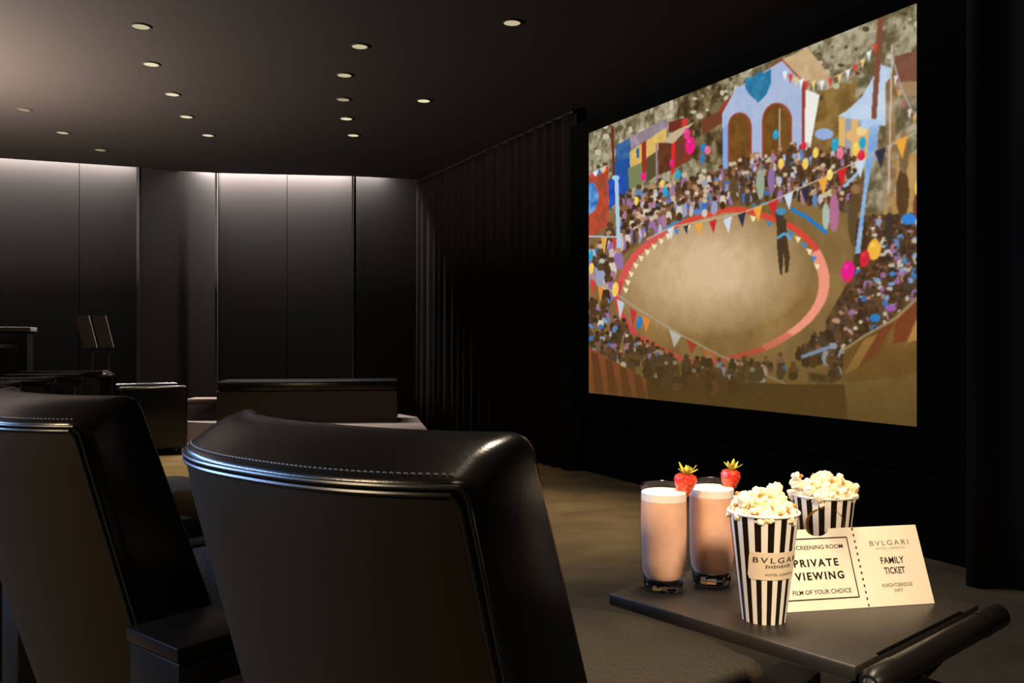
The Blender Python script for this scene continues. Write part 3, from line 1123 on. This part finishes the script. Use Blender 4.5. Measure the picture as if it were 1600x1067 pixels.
C3 = C2 + Vector((-0.80, 0.62))
ch3 = copy_tree(chair)
ch3.location = (C3.x, C3.y, 0)
ch3.rotation_euler = (0, 0, ROT)
tag(ch3, 'black leather lounge chair showing only its right edge at the left frame edge', 'chair')

# console between the two chairs
con = empty('console_table', (C1.x, C1.y, 0), ROT, 'black lacquer console block standing between the two foreground chairs', 'console')
obj('cabinet', boxm(-0.572, -0.412, 0.065, 0.66, 0.06, 0.472, 0.004), M['lacquer'], con)
obj('top_slab', boxm(-0.576, -0.408, 0.06, 0.665, 0.476, 0.50, 0.003), M['lacquer'], con)
obj('plinth', boxm(-0.56, -0.425, 0.09, 0.64, 0.0, 0.06), M['tube'], con)

# ------------------------------------------------------------------ tray table
TZ = 0.634
TA = on_plane(951, 926, TZ)
tu = Vector((0.657, -0.754)).normalized()
tv = Vector((-tu.y, tu.x))
TR = math.atan2(tu.y, tu.x)
TL, TW = 0.385, 0.345
table = empty('tray_table', (TA.x, TA.y, 0), TR, 'small black tray table with a tubular handle holding drinks and popcorn', 'table')
obj('tabletop', boxm(0, TL - 0.012, 0, TW, TZ - 0.018, TZ, 0.0025), M['tray'], table)
b = bmesh.new()
tube(b, [(TL + 0.008, -0.008, TZ - 0.013), (TL + 0.008, 0.0, TZ - 0.013), (TL + 0.008, 0.05, TZ - 0.013)], [0.011, 0.0165, 0.0165], 24)
tube(b, [(TL + 0.008, 0.052, TZ - 0.013), (TL + 0.008, TW - 0.055, TZ - 0.013)], 0.0155, 24)
tube(b, [(TL + 0.008, TW - 0.053, TZ - 0.013), (TL + 0.008, TW + 0.01, TZ - 0.013), (TL + 0.008, TW + 0.018, TZ - 0.013)], [0.0165, 0.0165, 0.011], 24)
hd = obj('handle_tube', b, M['tube'], table)
b = bmesh.new()
box(b, TL - 0.016, TL - 0.012, 0.055, TW - 0.055, TZ - 0.001, TZ + 0.0008)
obj('groove', b, M['masking'], table, smooth=False)
b = bmesh.new()
lathe(b, [(0.008, 0), (0.008, 0.004), (0.005, 0.007)], 16, (0, 0, 0), True, True)
bmesh.ops.rotate(b, cent=(0, 0, 0), matrix=Matrix.Rotation(PI / 2, 3, 'X'), verts=b.verts[:])
bmesh.ops.translate(b, vec=(TL + 0.008, -0.006, TZ - 0.013), verts=b.verts[:])
obj('bolt', b, M['chrome'], table)
b = bmesh.new()
box(b, TL - 0.06, TL + 0.03, 0.03, 0.16, 0.54, 0.585, 0.006)
obj('pivot_block', b, M['lacquer'], table)
for y in (0.06, 0.17):
    b = bmesh.new()
    tube(b, [(TL + 0.004, y + 0.03, TZ - 0.022), (TL - 0.01, y + 0.012, TZ - 0.045), (TL - 0.016, y - 0.02, 0.575)], 0.008, 12)
    obj('strut', b, M['tube'], table)
b = bmesh.new()
tube(b, [(TL - 0.02, 0.09, 0.545), (TL - 0.02, 0.09, 0.02)], 0.022, 20)
obj('post', b, M['tube'], table)
b = bmesh.new()
box(b, TL - 0.30, TL + 0.06, -0.02, 0.2, 0.0, 0.02, 0.006)
obj('base_plate', b, M['tube'], table)


def on_table(px, py):
    return on_plane(px, py, TZ)


# ------------------------------------------------------------------ milkshakes
def glass(px, py, label, slabel, blabel, berry_ang, berry_px):
    p = on_table(px, py)
    g_ = empty('drinking_glass', p, 0, label, 'glass', 'tall glasses of milkshake')
    b = bmesh.new()
    prof = [(0.0295, 0.016), (0.032, 0.024), (0.0335, 0.045), (0.0342, 0.09), (0.0338, 0.13), (0.0328, 0.154), (0.0322, 0.1545), (0.0316, 0.154)]
    lathe(b, prof, 48)
    obj('bowl', b, M['glass'], g_, recalc=False)
    b = bmesh.new()
    lathe(b, [(0.001, 0.0), (0.022, 0.0), (0.0265, 0.002), (0.029, 0.009), (0.0296, 0.016), (0.027, 0.0185), (0.012, 0.014), (0.001, 0.0135)], 12)
    obj('heavy_base', b, M['glass_base'], g_, smooth=False)
    m_ = empty('milkshake', p + Vector((0, 0, 0.0186)), 0, slabel, 'drink', 'strawberry milkshakes')
    b = bmesh.new()
    lathe(b, [(0.001, 0.001), (0.026, 0.001), (0.0305, 0.008), (0.0323, 0.027), (0.0330, 0.07), (0.0328, 0.108), (0.0326, 0.113), (0.001, 0.113)], 48)
    obj('shake', b, M['shake'], m_)
    b = bmesh.new()
    lathe(b, [(0.001, 0.1132), (0.0326, 0.1132), (0.0323, 0.124), (0.03, 0.1258), (0.018, 0.1262), (0.001, 0.1268)], 48)
    obj('foam', b, M['foam'], m_)
    # strawberry on the rim
    rimp = p + Vector((0.032 * math.cos(berry_ang), 0.032 * math.sin(berry_ang), 0.150))
    s_ = empty('strawberry', rimp, 0, blabel, 'strawberry', 'strawberries on the glass rims')
    b = bmesh.new()
    prof = [(0.0012, -0.020), (0.006, -0.0165), (0.0105, -0.008), (0.0148, 0.002), (0.0168, 0.010), (0.0158, 0.0155), (0.011, 0.0185), (0.004, 0.0178), (0.001, 0.0172)]
    lathe(b, prof, 28, close_bottom=True, close_top=True)
    for v in b.verts:
        v.co.x *= 1.0 + 0.06 * math.sin(v.co.z * 200)
        v.co.y *= 0.86
    # slot cut where it sits on the rim
    fl = obj('flesh', b, M['berry'], s_)
    b = bmesh.new()
    for k in range(46):
        t = (k + 0.5) / 46
        z = -0.016 + 0.031 * t
        a = k * 2.39996
        # radius at z from profile
        for (r0, z0), (r1, z1) in zip(prof, prof[1:]):
            if z0 <= z <= z1:
                rr_ = r0 + (r1 - r0) * (z - z0) / (z1 - z0)
                break
        bmesh.ops.create_icosphere(b, subdivisions=1, radius=0.0008, matrix=Matrix.Translation((rr_ * math.cos(a), rr_ * 0.86 * math.sin(a), z)) @ Matrix.Diagonal((1, 1, 1.5, 1)))
    obj('seeds', b, M['seed'], s_)
    b = bmesh.new()
    for k in range(9):
        a = k * 2 * PI / 9 + berry_px
        L = 0.013 + 0.004 * ((k * 7) % 3) / 2
        up = 0.009 + 0.008 * ((k * 5) % 4) / 3
        pts = []
        for i in range(6):
            t = i / 5
            pts.append(Vector((math.cos(a) * L * t, math.sin(a) * L * t * 0.9, 0.0178 + up * t * t + 0.002 * math.sin(PI * t))))
        side = Vector((-math.sin(a), math.cos(a), 0))
        vl, vr, vm = [], [], []
        for i, q_ in enumerate(pts):
            w_ = 0.0032 * math.sin(PI * min(0.98, 0.12 + 0.86 * i / 5)) + 0.0002
            vl.append(b.verts.new(q_ + side * w_)); vr.append(b.verts.new(q_ - side * w_)); vm.append(b.verts.new(q_ - Vector((0, 0, 0.0008))))
        for i in range(5):
            b.faces.new((vl[i], vl[i + 1], vm[i + 1], vm[i])); b.faces.new((vm[i], vm[i + 1], vr[i + 1], vr[i]))
    tube(b, [(0, 0, 0.017), (0.001, 0, 0.024), (0.003, 0, 0.031)], [0.0016, 0.0013, 0.0012], 8)
    lf = obj('leaves', b, M['leaf'], s_)
    md = lf.modifiers.new('thickness', 'SOLIDIFY'); md.thickness = 0.0005
    s_.rotation_euler = (0.12, 0.16 * math.cos(berry_ang) - 0.1, berry_px)
    return p


glass(1037, 921, 'tall clear glass of pink milkshake at the left corner of the tray table',
      'pink milkshake in the left glass', 'strawberry with upright leaves on the rim of the left glass', 0.15, 0.4)
glass(1112, 911, 'tall clear glass of pink milkshake standing behind the front popcorn cup',
      'pink milkshake in the glass nearer the popcorn cups', 'strawberry on the rim of the glass nearer the popcorn cups', 0.35, 1.3)


# ------------------------------------------------------------------ text
def text_mesh(body, size, spacing=1.0, bold=0.0, linesp=1.0, depth=0.0):
    cu = bpy.data.curves.new('txt', 'FONT')
    cu.body = body
    cu.size = size
    cu.space_character = spacing
    cu.space_line = linesp
    cu.align_x = 'CENTER'
    cu.align_y = 'CENTER'
    cu.offset = bold
    cu.resolution_u = 3
    t = bpy.data.objects.new('txt', cu)
    COL.objects.link(t)
    dg = bpy.context.evaluated_depsgraph_get()
    ev = t.evaluated_get(dg)
    m_ = ev.to_mesh()
    b = bmesh.new()
    b.from_mesh(m_)
    ev.to_mesh_clear()
    bpy.data.objects.remove(t)
    bpy.data.curves.remove(cu)
    return b


def width(b):
    xs = [v.co.x for v in b.verts]
    return max(xs) - min(xs)


def fit_text(body, w, h, spacing=1.0, bold=0.0):
    b = text_mesh(body, 1.0, spacing, bold)
    xs = [v.co.x for v in b.verts]; ys = [v.co.y for v in b.verts]
    cx, cy = (max(xs) + min(xs)) / 2, (max(ys) + min(ys)) / 2
    sx, sy = w / (max(xs) - min(xs)), h / (max(ys) - min(ys))
    for v in b.verts:
        v.co.x = (v.co.x - cx) * sx
        v.co.y = (v.co.y - cy) * sy
    return b


# ------------------------------------------------------------------ popcorn cups
CR0, CR1, CH = 0.0284, 0.0443, 0.1407


def cup_r(z): return CR0 + (CR1 - CR0) * z / CH


def make_cup(loc, label, rot):
    c = empty('popcorn_cup', loc, rot, label, 'cup', 'striped popcorn cups')
    b = bmesh.new()
    NS = 16          # pairs of stripes
    seg = NS * 2 * 3
    def ring_(r, z): return [b.verts.new((r * math.cos(2 * PI * k / seg), r * math.sin(2 * PI * k / seg), z)) for k in range(seg)]
    R = [ring_(cup_r(z), z) for z in np.linspace(0, CH, 7)]
    for a_, b2 in zip(R, R[1:]):
        for k in range(seg):
            f = b.faces.new((a_[k], a_[(k + 1) % seg], b2[(k + 1) % seg], b2[k]))
            f.material_index = (k // 3) % 2
    inn = [ring_(cup_r(z) - 0.0008, z) for z in (CH, 0.09, 0.004)]
    for a_, b2 in zip([R[-1]] + inn, inn):
        for k in range(seg):
            b.faces.new((a_[k], a_[(k + 1) % seg], b2[(k + 1) % seg], b2[k]))
    b.faces.new(inn[-1])
    b.faces.new(list(reversed(R[0])))
    obj('wall', b, [M['paper_white'], M['stripe_black']], c, recalc=True)
    b = bmesh.new()
    n, m_ = 60, 10
    rings = []
    for k in range(n):
        a = 2 * PI * k / n
        rings.append([b.verts.new(((CR1 + 0.0004 + 0.0019 * math.cos(t)) * math.cos(a), (CR1 + 0.0004 + 0.0019 * math.cos(t)) * math.sin(a), CH + 0.0019 * math.sin(t)))
                      for t in np.linspace(0, 2 * PI, m_, endpoint=False)])
    for k in range(n):
        for j in range(m_):
            b.faces.new((rings[k][j], rings[(k + 1) % n][j], rings[(k + 1) % n][(j + 1) % m_], rings[k][(j + 1) % m_]))
    obj('rolled_rim', b, M['paper_white'], c)
    return c


FC = Vector((0.3316 - 0.0016, 1.1435 - 0.010, TZ))
BC = Vector((0.453, 1.2585, TZ))
cup1 = make_cup(FC, 'striped paper popcorn cup with a cream label, in front of the ticket card', 0.04)
cup2 = make_cup(BC, 'striped paper popcorn cup standing behind the ticket card', 0.1)


def on_cone(c_rot, ang0, x, z, push):
    r = cup_r(z) + push
    a = ang0 + x / cup_r(z) - c_rot
    return (r * math.cos(a), r * math.sin(a), z)


# cream label on the front cup, turned to the right of the camera
view1 = math.atan2(-FC.y, -FC.x)
lab0 = view1 + 0.56
b = bmesh.new()
nx = 20
lw, z0, z1 = 0.080, 0.0595, 0.0955
rows = []
for j, z in enumerate(np.linspace(z0, z1, 8)):
    row = []
    for i in range(nx + 1):
        x = -lw / 2 + lw * i / nx
        cut = 0.0025 if j in (0, 7) else 0
        x = max(-lw / 2 + cut, min(lw / 2 - cut, x))
        row.append(b.verts.new(on_cone(0.04, lab0, x, z, 0.0008)))
    rows.append(row)
for j in range(7):
    for i in range(nx):
        b.faces.new((rows[j][i], rows[j][i + 1], rows[j + 1][i + 1], rows[j + 1][i]))
lab = obj('label', b, M['label'], cup1)
lab['label'] = 'cream sticker with lettering'


def cone_text(body, w, h, zc, m, xo=0.0, spacing=1.15, bold=0.0):
    t = fit_text(body, w, h, spacing, bold)
    bmesh.ops.subdivide_edges(t, edges=[e for e in t.edges if abs(e.verts[0].co.x - e.verts[1].co.x) > 0.002], cuts=1)
    for v in t.verts:
        v.co = Vector(on_cone(0.04, lab0, v.co.x + xo, zc + v.co.y, 0.0013))
    return obj('lettering', t, m, lab, smooth=False)


cone_text('BVLGARI', 0.068, 0.0070, 0.0855, M['ink'], 0.0, 1.35)
cone_text('HOTEL LONDON', 0.040, 0.0034, 0.0668, M['ink_light'], 0.002, 1.2)
b = bmesh.new()      # illegible second line: short strokes
for k in range(11):
    x0 = -0.018 + k * 0.0033
    hh = 0.0017 if k % 3 else 0.0024
    vv = [b.verts.new(on_cone(0.04, lab0, x, z, 0.0013)) for x, z in ((x0, 0.0775 - hh), (x0 + 0.0016, 0.0775 - hh), (x0 + 0.0016, 0.0775 + hh), (x0, 0.0775 + hh))]
    b.faces.new(vv)
obj('lettering', b, M['ink_light'], lab, smooth=False)

# gold ring mark on the back cup
view2 = math.atan2(-BC.y, -BC.x) + 0.12
b = bmesh.new()
RRi, RRo = 0.0245, 0.0272
prev = None
for k in range(65):
    t = 2 * PI * k / 64
    ro = RRi + 0.0042 * max(0, -math.cos(t + 0.15)) ** 2 + 0.0014 * max(0, math.cos(t)) ** 3 + 0.0001
    p0 = on_cone(0.1, view2, RRi * math.cos(t) * 1.0, 0.103 + RRi * math.sin(t), 0.0008)
    p1 = on_cone(0.1, view2, ro * math.cos(t) * 1.0, 0.103 + ro * math.sin(t), 0.0008)
    cur = (b.verts.new(p0), b.verts.new(p1))
    if prev: b.faces.new((prev[0], prev[1], cur[1], cur[0]))
    prev = cur
obj('gold_ring', b, M['gold'], cup2)


# popcorn pieces, a few shapes copied
def popcorn_mesh(seed):
    r = random.Random(seed)
    b = bmesh.new()
    lobes = r.randint(5, 7)
    for k in range(lobes):
        a = 2 * PI * k / lobes + r.uniform(-0.5, 0.5)
        el = r.uniform(-0.7, 1.0)
        d = r.uniform(0.0045, 0.0072)
        R_ = r.uniform(0.0038, 0.0066)
        mm = Matrix.Translation((d * math.cos(a) * math.cos(el), d * math.sin(a) * math.cos(el), d * math.sin(el)))
        mm = mm @ Matrix.Rotation(r.uniform(0, 3), 4, 'X') @ Matrix.Rotation(r.uniform(0, 3), 4, 'Z') @ Matrix.Diagonal((r.uniform(0.7, 1.3), r.uniform(0.6, 1.0), r.uniform(0.8, 1.2), 1))
        bmesh.ops.create_icosphere(b, subdivisions=3, radius=R_, matrix=mm)
    bmesh.ops.create_icosphere(b, subdivisions=2, radius=0.0056)
    off = Vector((seed * 3.1, seed * 1.7, 0.0))
    for v in b.verts:
        p = v.co * 260 + off
        v.co += v.co.normalized() * (0.0021 * noise.noise(p) + 0.0012 * noise.noise(p * 2.7))
    bmesh.ops.recalc_face_normals(b, faces=b.faces[:])
    res = bmesh.ops.create_icosphere(b, subdivisions=1, radius=0.0032, matrix=Matrix.Translation((0.001, 0.0, -0.0070)))
    for v in res['verts']:
        for f in v.link_faces: f.material_index = 1
    me = bpy.data.meshes.new('popcorn_piece')
    b.to_mesh(me); b.free()
    me.materials.append(M['popcorn']); me.materials.append(M['kernel'])
    me.polygons.foreach_set('use_smooth', [True] * len(me.polygons))
    return me


pops = [popcorn_mesh(s) for s in range(7)]


def heap(center, label, group, seed, peaks, spill):
    r = random.Random(seed)
    zr = TZ + CH
    placed = []
    def put(x, y, z, s=1.0):
        o = bpy.data.objects.new('popcorn_piece', pops[r.randrange(len(pops))])
        COL.objects.link(o)
        o.location = (center.x + x, center.y + y, z)
        o.rotation_euler = (r.uniform(0, 6), r.uniform(0, 6), r.uniform(0, 6))
        s *= r.uniform(0.85, 1.1)
        o.scale = (s, s, s)
        tag(o, label, 'popcorn', group)
    def hgt(x, y):
        return max(h * math.exp(-((x - px) ** 2 + (y - py) ** 2) / (2 * w * w)) for px, py, h, w in peaks)
    # base layer then heap layers
    for layer in range(4):
        dz = layer * 0.0085
        tries = 0
        while tries < 900:
            tries += 1
            a, rad = r.uniform(0, 2 * PI), 0.0395 * math.sqrt(r.random())
            x, y = rad * math.cos(a), rad * math.sin(a)
            h = hgt(x, y)
            if dz > h + 0.002: continue
            z = zr - 0.004 + dz + r.uniform(-0.001, 0.002)
            if any((x - q0) ** 2 + (y - q1) ** 2 + (z - q2) ** 2 < 0.0112 ** 2 for q0, q1, q2 in placed): continue
            placed.append((x, y, z)); put(x, y, z)
    for x, y, dz in spill:
        put(x, y, zr + dz)


heap(FC, 'fluffy white popcorn piece heaped in the front popcorn cup', 'popcorn in the front cup', 5,
     [(-0.008, 0.0, 0.030, 0.02), (0.008, 0.005, 0.027, 0.018), (0, 0, 0.010, 0.03)], [])
heap(BC, 'golden white popcorn piece heaped in the cup behind the ticket card', 'popcorn in the back cup', 9,
     [(0.0, 0.0, 0.028, 0.02), (0.018, 0.0, 0.025, 0.018), (0, 0, 0.013, 0.034)],
     [(-0.041, -0.006, 0.014), (-0.040, -0.008, 0.026), (0.042, -0.006, 0.008), (-0.03, -0.024, 0.010)])

# ------------------------------------------------------------------ ticket card leaning on the back cup
T0 = on_table(1221, 958)
T1 = on_table(1460.5, 943)
tx = (T1 - T0); TLEN = tx.length
tdir = tx.normalized()
ticket = empty('ticket_card', T0 + Vector((0, 0, 0.0005)), math.atan2(tdir.y, tdir.x), 'cream ticket card reading private viewing, leaning on the back popcorn cup', 'card')
TILT = math.atan2(0.042, 0.100)
TH_ = 0.1085
perf = (on_table(1361, 951) - T0).length


def card(x, h, push=0.0):
    """point on the card face: x along, h up the slope"""
    return Vector((x, h * math.sin(TILT) - push * math.cos(TILT), h * math.cos(TILT) + push * math.sin(TILT)))


NC, NR = perf * 0.615 - 0.004, 0.0165      # thumb notch in the top edge
XL = 0.0
outl = [(XL, 0), (TLEN, 0), (TLEN, TH_)]
for k in range(21):
    t = PI * k / 20
    outl.append((NC + NR * math.cos(t), TH_ - 0.62 * NR * math.sin(t)))
outl.append((XL, TH_))
b = bmesh.new()
fr = [b.verts.new(card(x, h, 0.0)) for x, h in outl]
bk = [b.verts.new(card(x, h, -0.0006)) for x, h in outl]
b.faces.new(fr); b.faces.new(list(reversed(bk)))
for k in range(len(fr)):
    b.faces.new((fr[k], fr[(k + 1) % len(fr)], bk[(k + 1) % len(fr)], bk[k]))
obj('card_sheet', b, M['card'], ticket, smooth=False)


def card_rect(b, x0, x1, h0, h1, push=0.00015):
    b.faces.new([b.verts.new(card(x, h, push)) for x, h in ((x0, h0), (x1, h0), (x1, h1), (x0, h1))])


b = bmesh.new()
for k in range(13):
    h = 0.001 + k * TH_ / 12.6
    card_rect(b, perf - 0.0011, perf + 0.0011, h, h + 0.0036)
obj('perforation', b, M['ink'], ticket, smooth=False)
FRR = perf - 0.0105
b = bmesh.new()
card_rect(b, 0.001, FRR, 0.0135, 0.0152); card_rect(b, 0.001, FRR, 0.0945, 0.0962)
card_rect(b, FRR - 0.0016, FRR, 0.0135, 0.0962)
obj('frame_line', b, M['ink'], ticket, smooth=False)


def card_text(body, x0, x1, hc, hh, m=None, spacing=1.1, bold=0.0):
    t = fit_text(body, x1 - x0, hh, spacing, bold)
    for v in t.verts:
        v.co = card((x0 + x1) / 2 + v.co.x, hc + v.co.y, 0.00015)
    return obj('lettering', t, m or M['ink'], ticket, smooth=False)


def cx(px):   # along-card coordinate of a column measured along the card foot row
    return (on_table(px, 951 - (px - 1361) * 0.0627) - T0).length * (1 if px > 1221 else -1)


# columns below are read at each line's own height and shifted to the card foot
card_text('THE SCREENING ROOM', perf - 0.113, perf - 0.020, 0.0835, 0.0058, None, 1.0, 0.012)
card_text('PRIVATE', perf - 0.0985, perf - 0.0315, 0.0625, 0.0105, None, 1.3, 0.035)
card_text('VIEWING', perf - 0.1000, perf - 0.0270, 0.0450, 0.0108, None, 1.3, 0.035)
card_text('FILM OF YOUR CHOICE', perf - 0.1077, perf - 0.0207, 0.0240, 0.0060, None, 1.0, 0.012)
mid2 = (perf + TLEN) / 2 + 0.001
card_text('BVLGARI', mid2 - 0.029, mid2 + 0.031, 0.0850, 0.0070, M['ink_light'], 1.3)
card_text('HOTEL LONDON', mid2 - 0.021, mid2 + 0.023, 0.0775, 0.0028, M['ink_light'], 1.2)
card_text('FAMILY', mid2 - 0.018, mid2 + 0.018, 0.0610, 0.0092, None, 1.0, 0.02)
card_text('TICKET', mid2 - 0.016, mid2 + 0.016, 0.0470, 0.0092, None, 1.0, 0.02)
card_text('KNIGHTSBRIDGE', mid2 - 0.024, mid2 + 0.022, 0.0275, 0.0050, M['ink'], 1.0)
card_text('SW7', mid2 - 0.0075, mid2 + 0.0055, 0.0200, 0.0044, M['ink'], 1.0)

# ------------------------------------------------------------------ far furniture
plat = [(-3.22, 8.4), (-2.2, 7.95), (-0.74, 7.6), (-0.98, 8.9), (-1.2, 9.25), (-3.0, 9.05), (-3.22, 8.9)]
pl = obj('platform', poly_prism(plat, 0.0, 0.2), M['platform'], smooth=False)
tag(pl, 'low carpeted platform step along the far wall', 'platform')

bench = empty('bench', (-1.98, 8.46, 0.2), math.radians(6), 'long dark bench with reddish wooden front on the far platform', 'bench')
obj('bench_front', boxm(-0.85, 0.85, -0.16, -0.13, 0, 0.30), M['wood'], bench, smooth=False)
obj('bench_body', boxm(-0.85, 0.85, -0.13, 0.3, 0, 0.30), M['lacquer'], bench, smooth=False)
obj('cushion', boxm(-0.85, 0.85, -0.15, 0.3, 0.302, 0.40, 0.02), M['leather'], bench)
sb = empty('seat_block', on_plane(309, 640, 0.2), 0.05, 'small grey-topped seat block at the left end of the dark bench', 'stool')
sb.location = (-3.06, 8.62, 0.2)
obj('stool_body', boxm(-0.14, 0.14, -0.12, 0.12, 0.0, 0.17, 0.006), M['wood'], sb)
obj('stool_cushion', boxm(-0.145, 0.145, -0.125, 0.125, 0.172, 0.215, 0.01), M['platform'], sb)

# row of theatre seats along the left, seen from the row's end
def make_seat():
    t = empty('theatre_seat', (0, 0, 0))
    b = bmesh.new(); box(b, -0.225, 0.225, -0.06, 0.46, 0.36, 0.50, 0.03, 3)
    obj('seat', b, M['leather'], t)
    b = bmesh.new(); box(b, -0.225, 0.225, -0.17, -0.065, 0.40, 0.96, 0.035, 3)
    obj('backrest', b, M['leather'], t)
    for sx in (-1, 1):
        b = bmesh.new(); box(b, sx * 0.268 - 0.038, sx * 0.268 + 0.038, -0.12, 0.50, 0.0, 0.70, 0.006)
        ar = obj('armrest', b, M['arm_leather'], t)
        b = bmesh.new(); box(b, sx * 0.268 - 0.04, sx * 0.268 + 0.04, -0.10, 0.52, 0.702, 0.75, 0.012)
        obj('arm_pad', b, M['leather'], ar)
    b = bmesh.new(); box(b, -0.215, 0.215, -0.05, 0.40, 0.02, 0.35, 0.01)
    obj('base', b, M['arm_leather'], t)
    return t


seat_names = ['nearest in the dim row at the far left', 'second in the dim row at the far left', 'third in the dim row at the far left',
              'farthest in the dim row at the far left']
ts = make_seat()
pa, pb = Vector((-2.82, 4.72)), Vector((-3.42, 7.55))
rd = (pb - pa).normalized()
fc = Vector((rd.y, -rd.x))
for i in range(4):
    t_ = ts if i == 0 else copy_tree(ts)
    c_ = pa + rd * (0.66 * i) - fc * 0.52
    t_.location = (c_.x, c_.y, 0)
    t_.rotation_euler = (0, 0, math.atan2(fc.y, fc.x) - PI / 2)
    tag(t_, 'black boxy theatre seat, ' + seat_names[i], 'seat', 'theatre seats at the far left')

# low club armchair at the end of that row
ac = empty('club_armchair', (-3.3, 7.65, 0), math.radians(-62), 'low dark club armchair on the carpet before the pier between lit panels', 'armchair')
b = bmesh.new(); box(b, -0.24, 0.24, -0.2, 0.36, 0.06, 0.40, 0.03, 3)
obj('seat', b, M['arm_leather'], ac)
b = bmesh.new(); box(b, -0.36, 0.36, -0.36, -0.205, 0.05, 0.72, 0.04, 3)
obj('backrest', b, M['leather'], ac)
for sx in (-1, 1):
    b = bmesh.new(); box(b, sx * 0.305 - 0.06, sx * 0.305 + 0.06, -0.2, 0.36, 0.05, 0.60, 0.03, 3)
    obj('armrest', b, M['leather'], ac)
for sx in (-0.3, 0.3):
    for sy in (-0.3, 0.3):
        b = bmesh.new(); lathe(b, [(0.02, 0), (0.024, 0.07)], 12, (sx, sy, 0), True, True)
        obj('leg', b, M['tube'], ac)

# footstool glinting on the carpet beyond the left chair
fs = empty('footstool', on_plane(262, 790, 0.0) * 1.0, ROT, 'low black leather footstool on the bright carpet beyond the left chair', 'footstool')
pfs = on_plane(262, 755, 0.34)
fs.location = (pfs.x, pfs.y, 0)
sq = [(0.24 * math.copysign(abs(math.cos(t)) ** 0.45, math.cos(t)), 0.19 * math.copysign(abs(math.sin(t)) ** 0.45, math.sin(t))) for t in np.linspace(0, 2 * PI, 40, endpoint=False)]
b = bmesh.new(); cushion(b, sq, 0.2, 0.34, 0.035, 0.02)
obj('cushion', b, M['seat_leather'], fs)
b = bmesh.new(); cushion(b, inset_outline(sq, 0.02), 0.04, 0.199, 0.01)
obj('stool_base', b, M['lacquer'], fs)
for sx in (-0.16, 0.16):
    for sy in (-0.12, 0.12):
        b = bmesh.new(); lathe(b, [(0.012, 0), (0.015, 0.05)], 12, (sx, sy, 0), True, True)
        obj('leg', b, M['tube'], fs)

# two slanted boards standing behind the row
for i, (px, lb_) in enumerate(((134, 'left one of two slanted grey boards standing by the far left wall'), (160, 'right one of two slanted grey boards standing by the far left wall'))):
    bd = empty('display_board', ((px - 800) / FPX * 8.3 - 0.02, 8.25, 0.0), 0.25, lb_, 'board', 'slanted boards')
    b = bmesh.new()
    v = [(-0.04, 0.0, 0.0), (0.10, 0, 0.0), (0.10, 0, 0.70), (-0.10 + 0.02, 0, 0.70)]
    pts = [(0.02, 0.92), (0.14, 0.92), (0.06, 1.23), (-0.06, 1.23)]
    lo_ = [b.verts.new((x, 0.0 + 0.1 * (z - 0.92), z)) for x, z in pts]
    hi_ = [b.verts.new((x, 0.02 + 0.1 * (z - 0.92), z)) for x, z in pts]
    b.faces.new(lo_); b.faces.new(hi_)
    for k in range(4): b.faces.new((lo_[k], lo_[(k + 1) % 4], hi_[(k + 1) % 4], hi_[k]))
    obj('board', b, M['grey_board'], bd, smooth=False)
    b = bmesh.new(); tube(b, [(0.09, 0.01, 0.0), (0.09, 0.01, 0.93)], 0.012, 10)
    obj('stand', b, M['tube'], bd)
# counter at the far left
ct = empty('sideboard', (-4.75, 7.9, 0.0), math.radians(21), 'dark sideboard with a grey top edge at the far left frame edge', 'sideboard')
obj('cabinet', boxm(-0.55, 0.3, -0.14, 0.2, 0.0, 1.07, 0.004), M['lacquer'], ct)
obj('countertop', boxm(-0.58, 0.33, -0.17, 0.22, 1.072, 1.11, 0.004), M['grey_board'], ct)
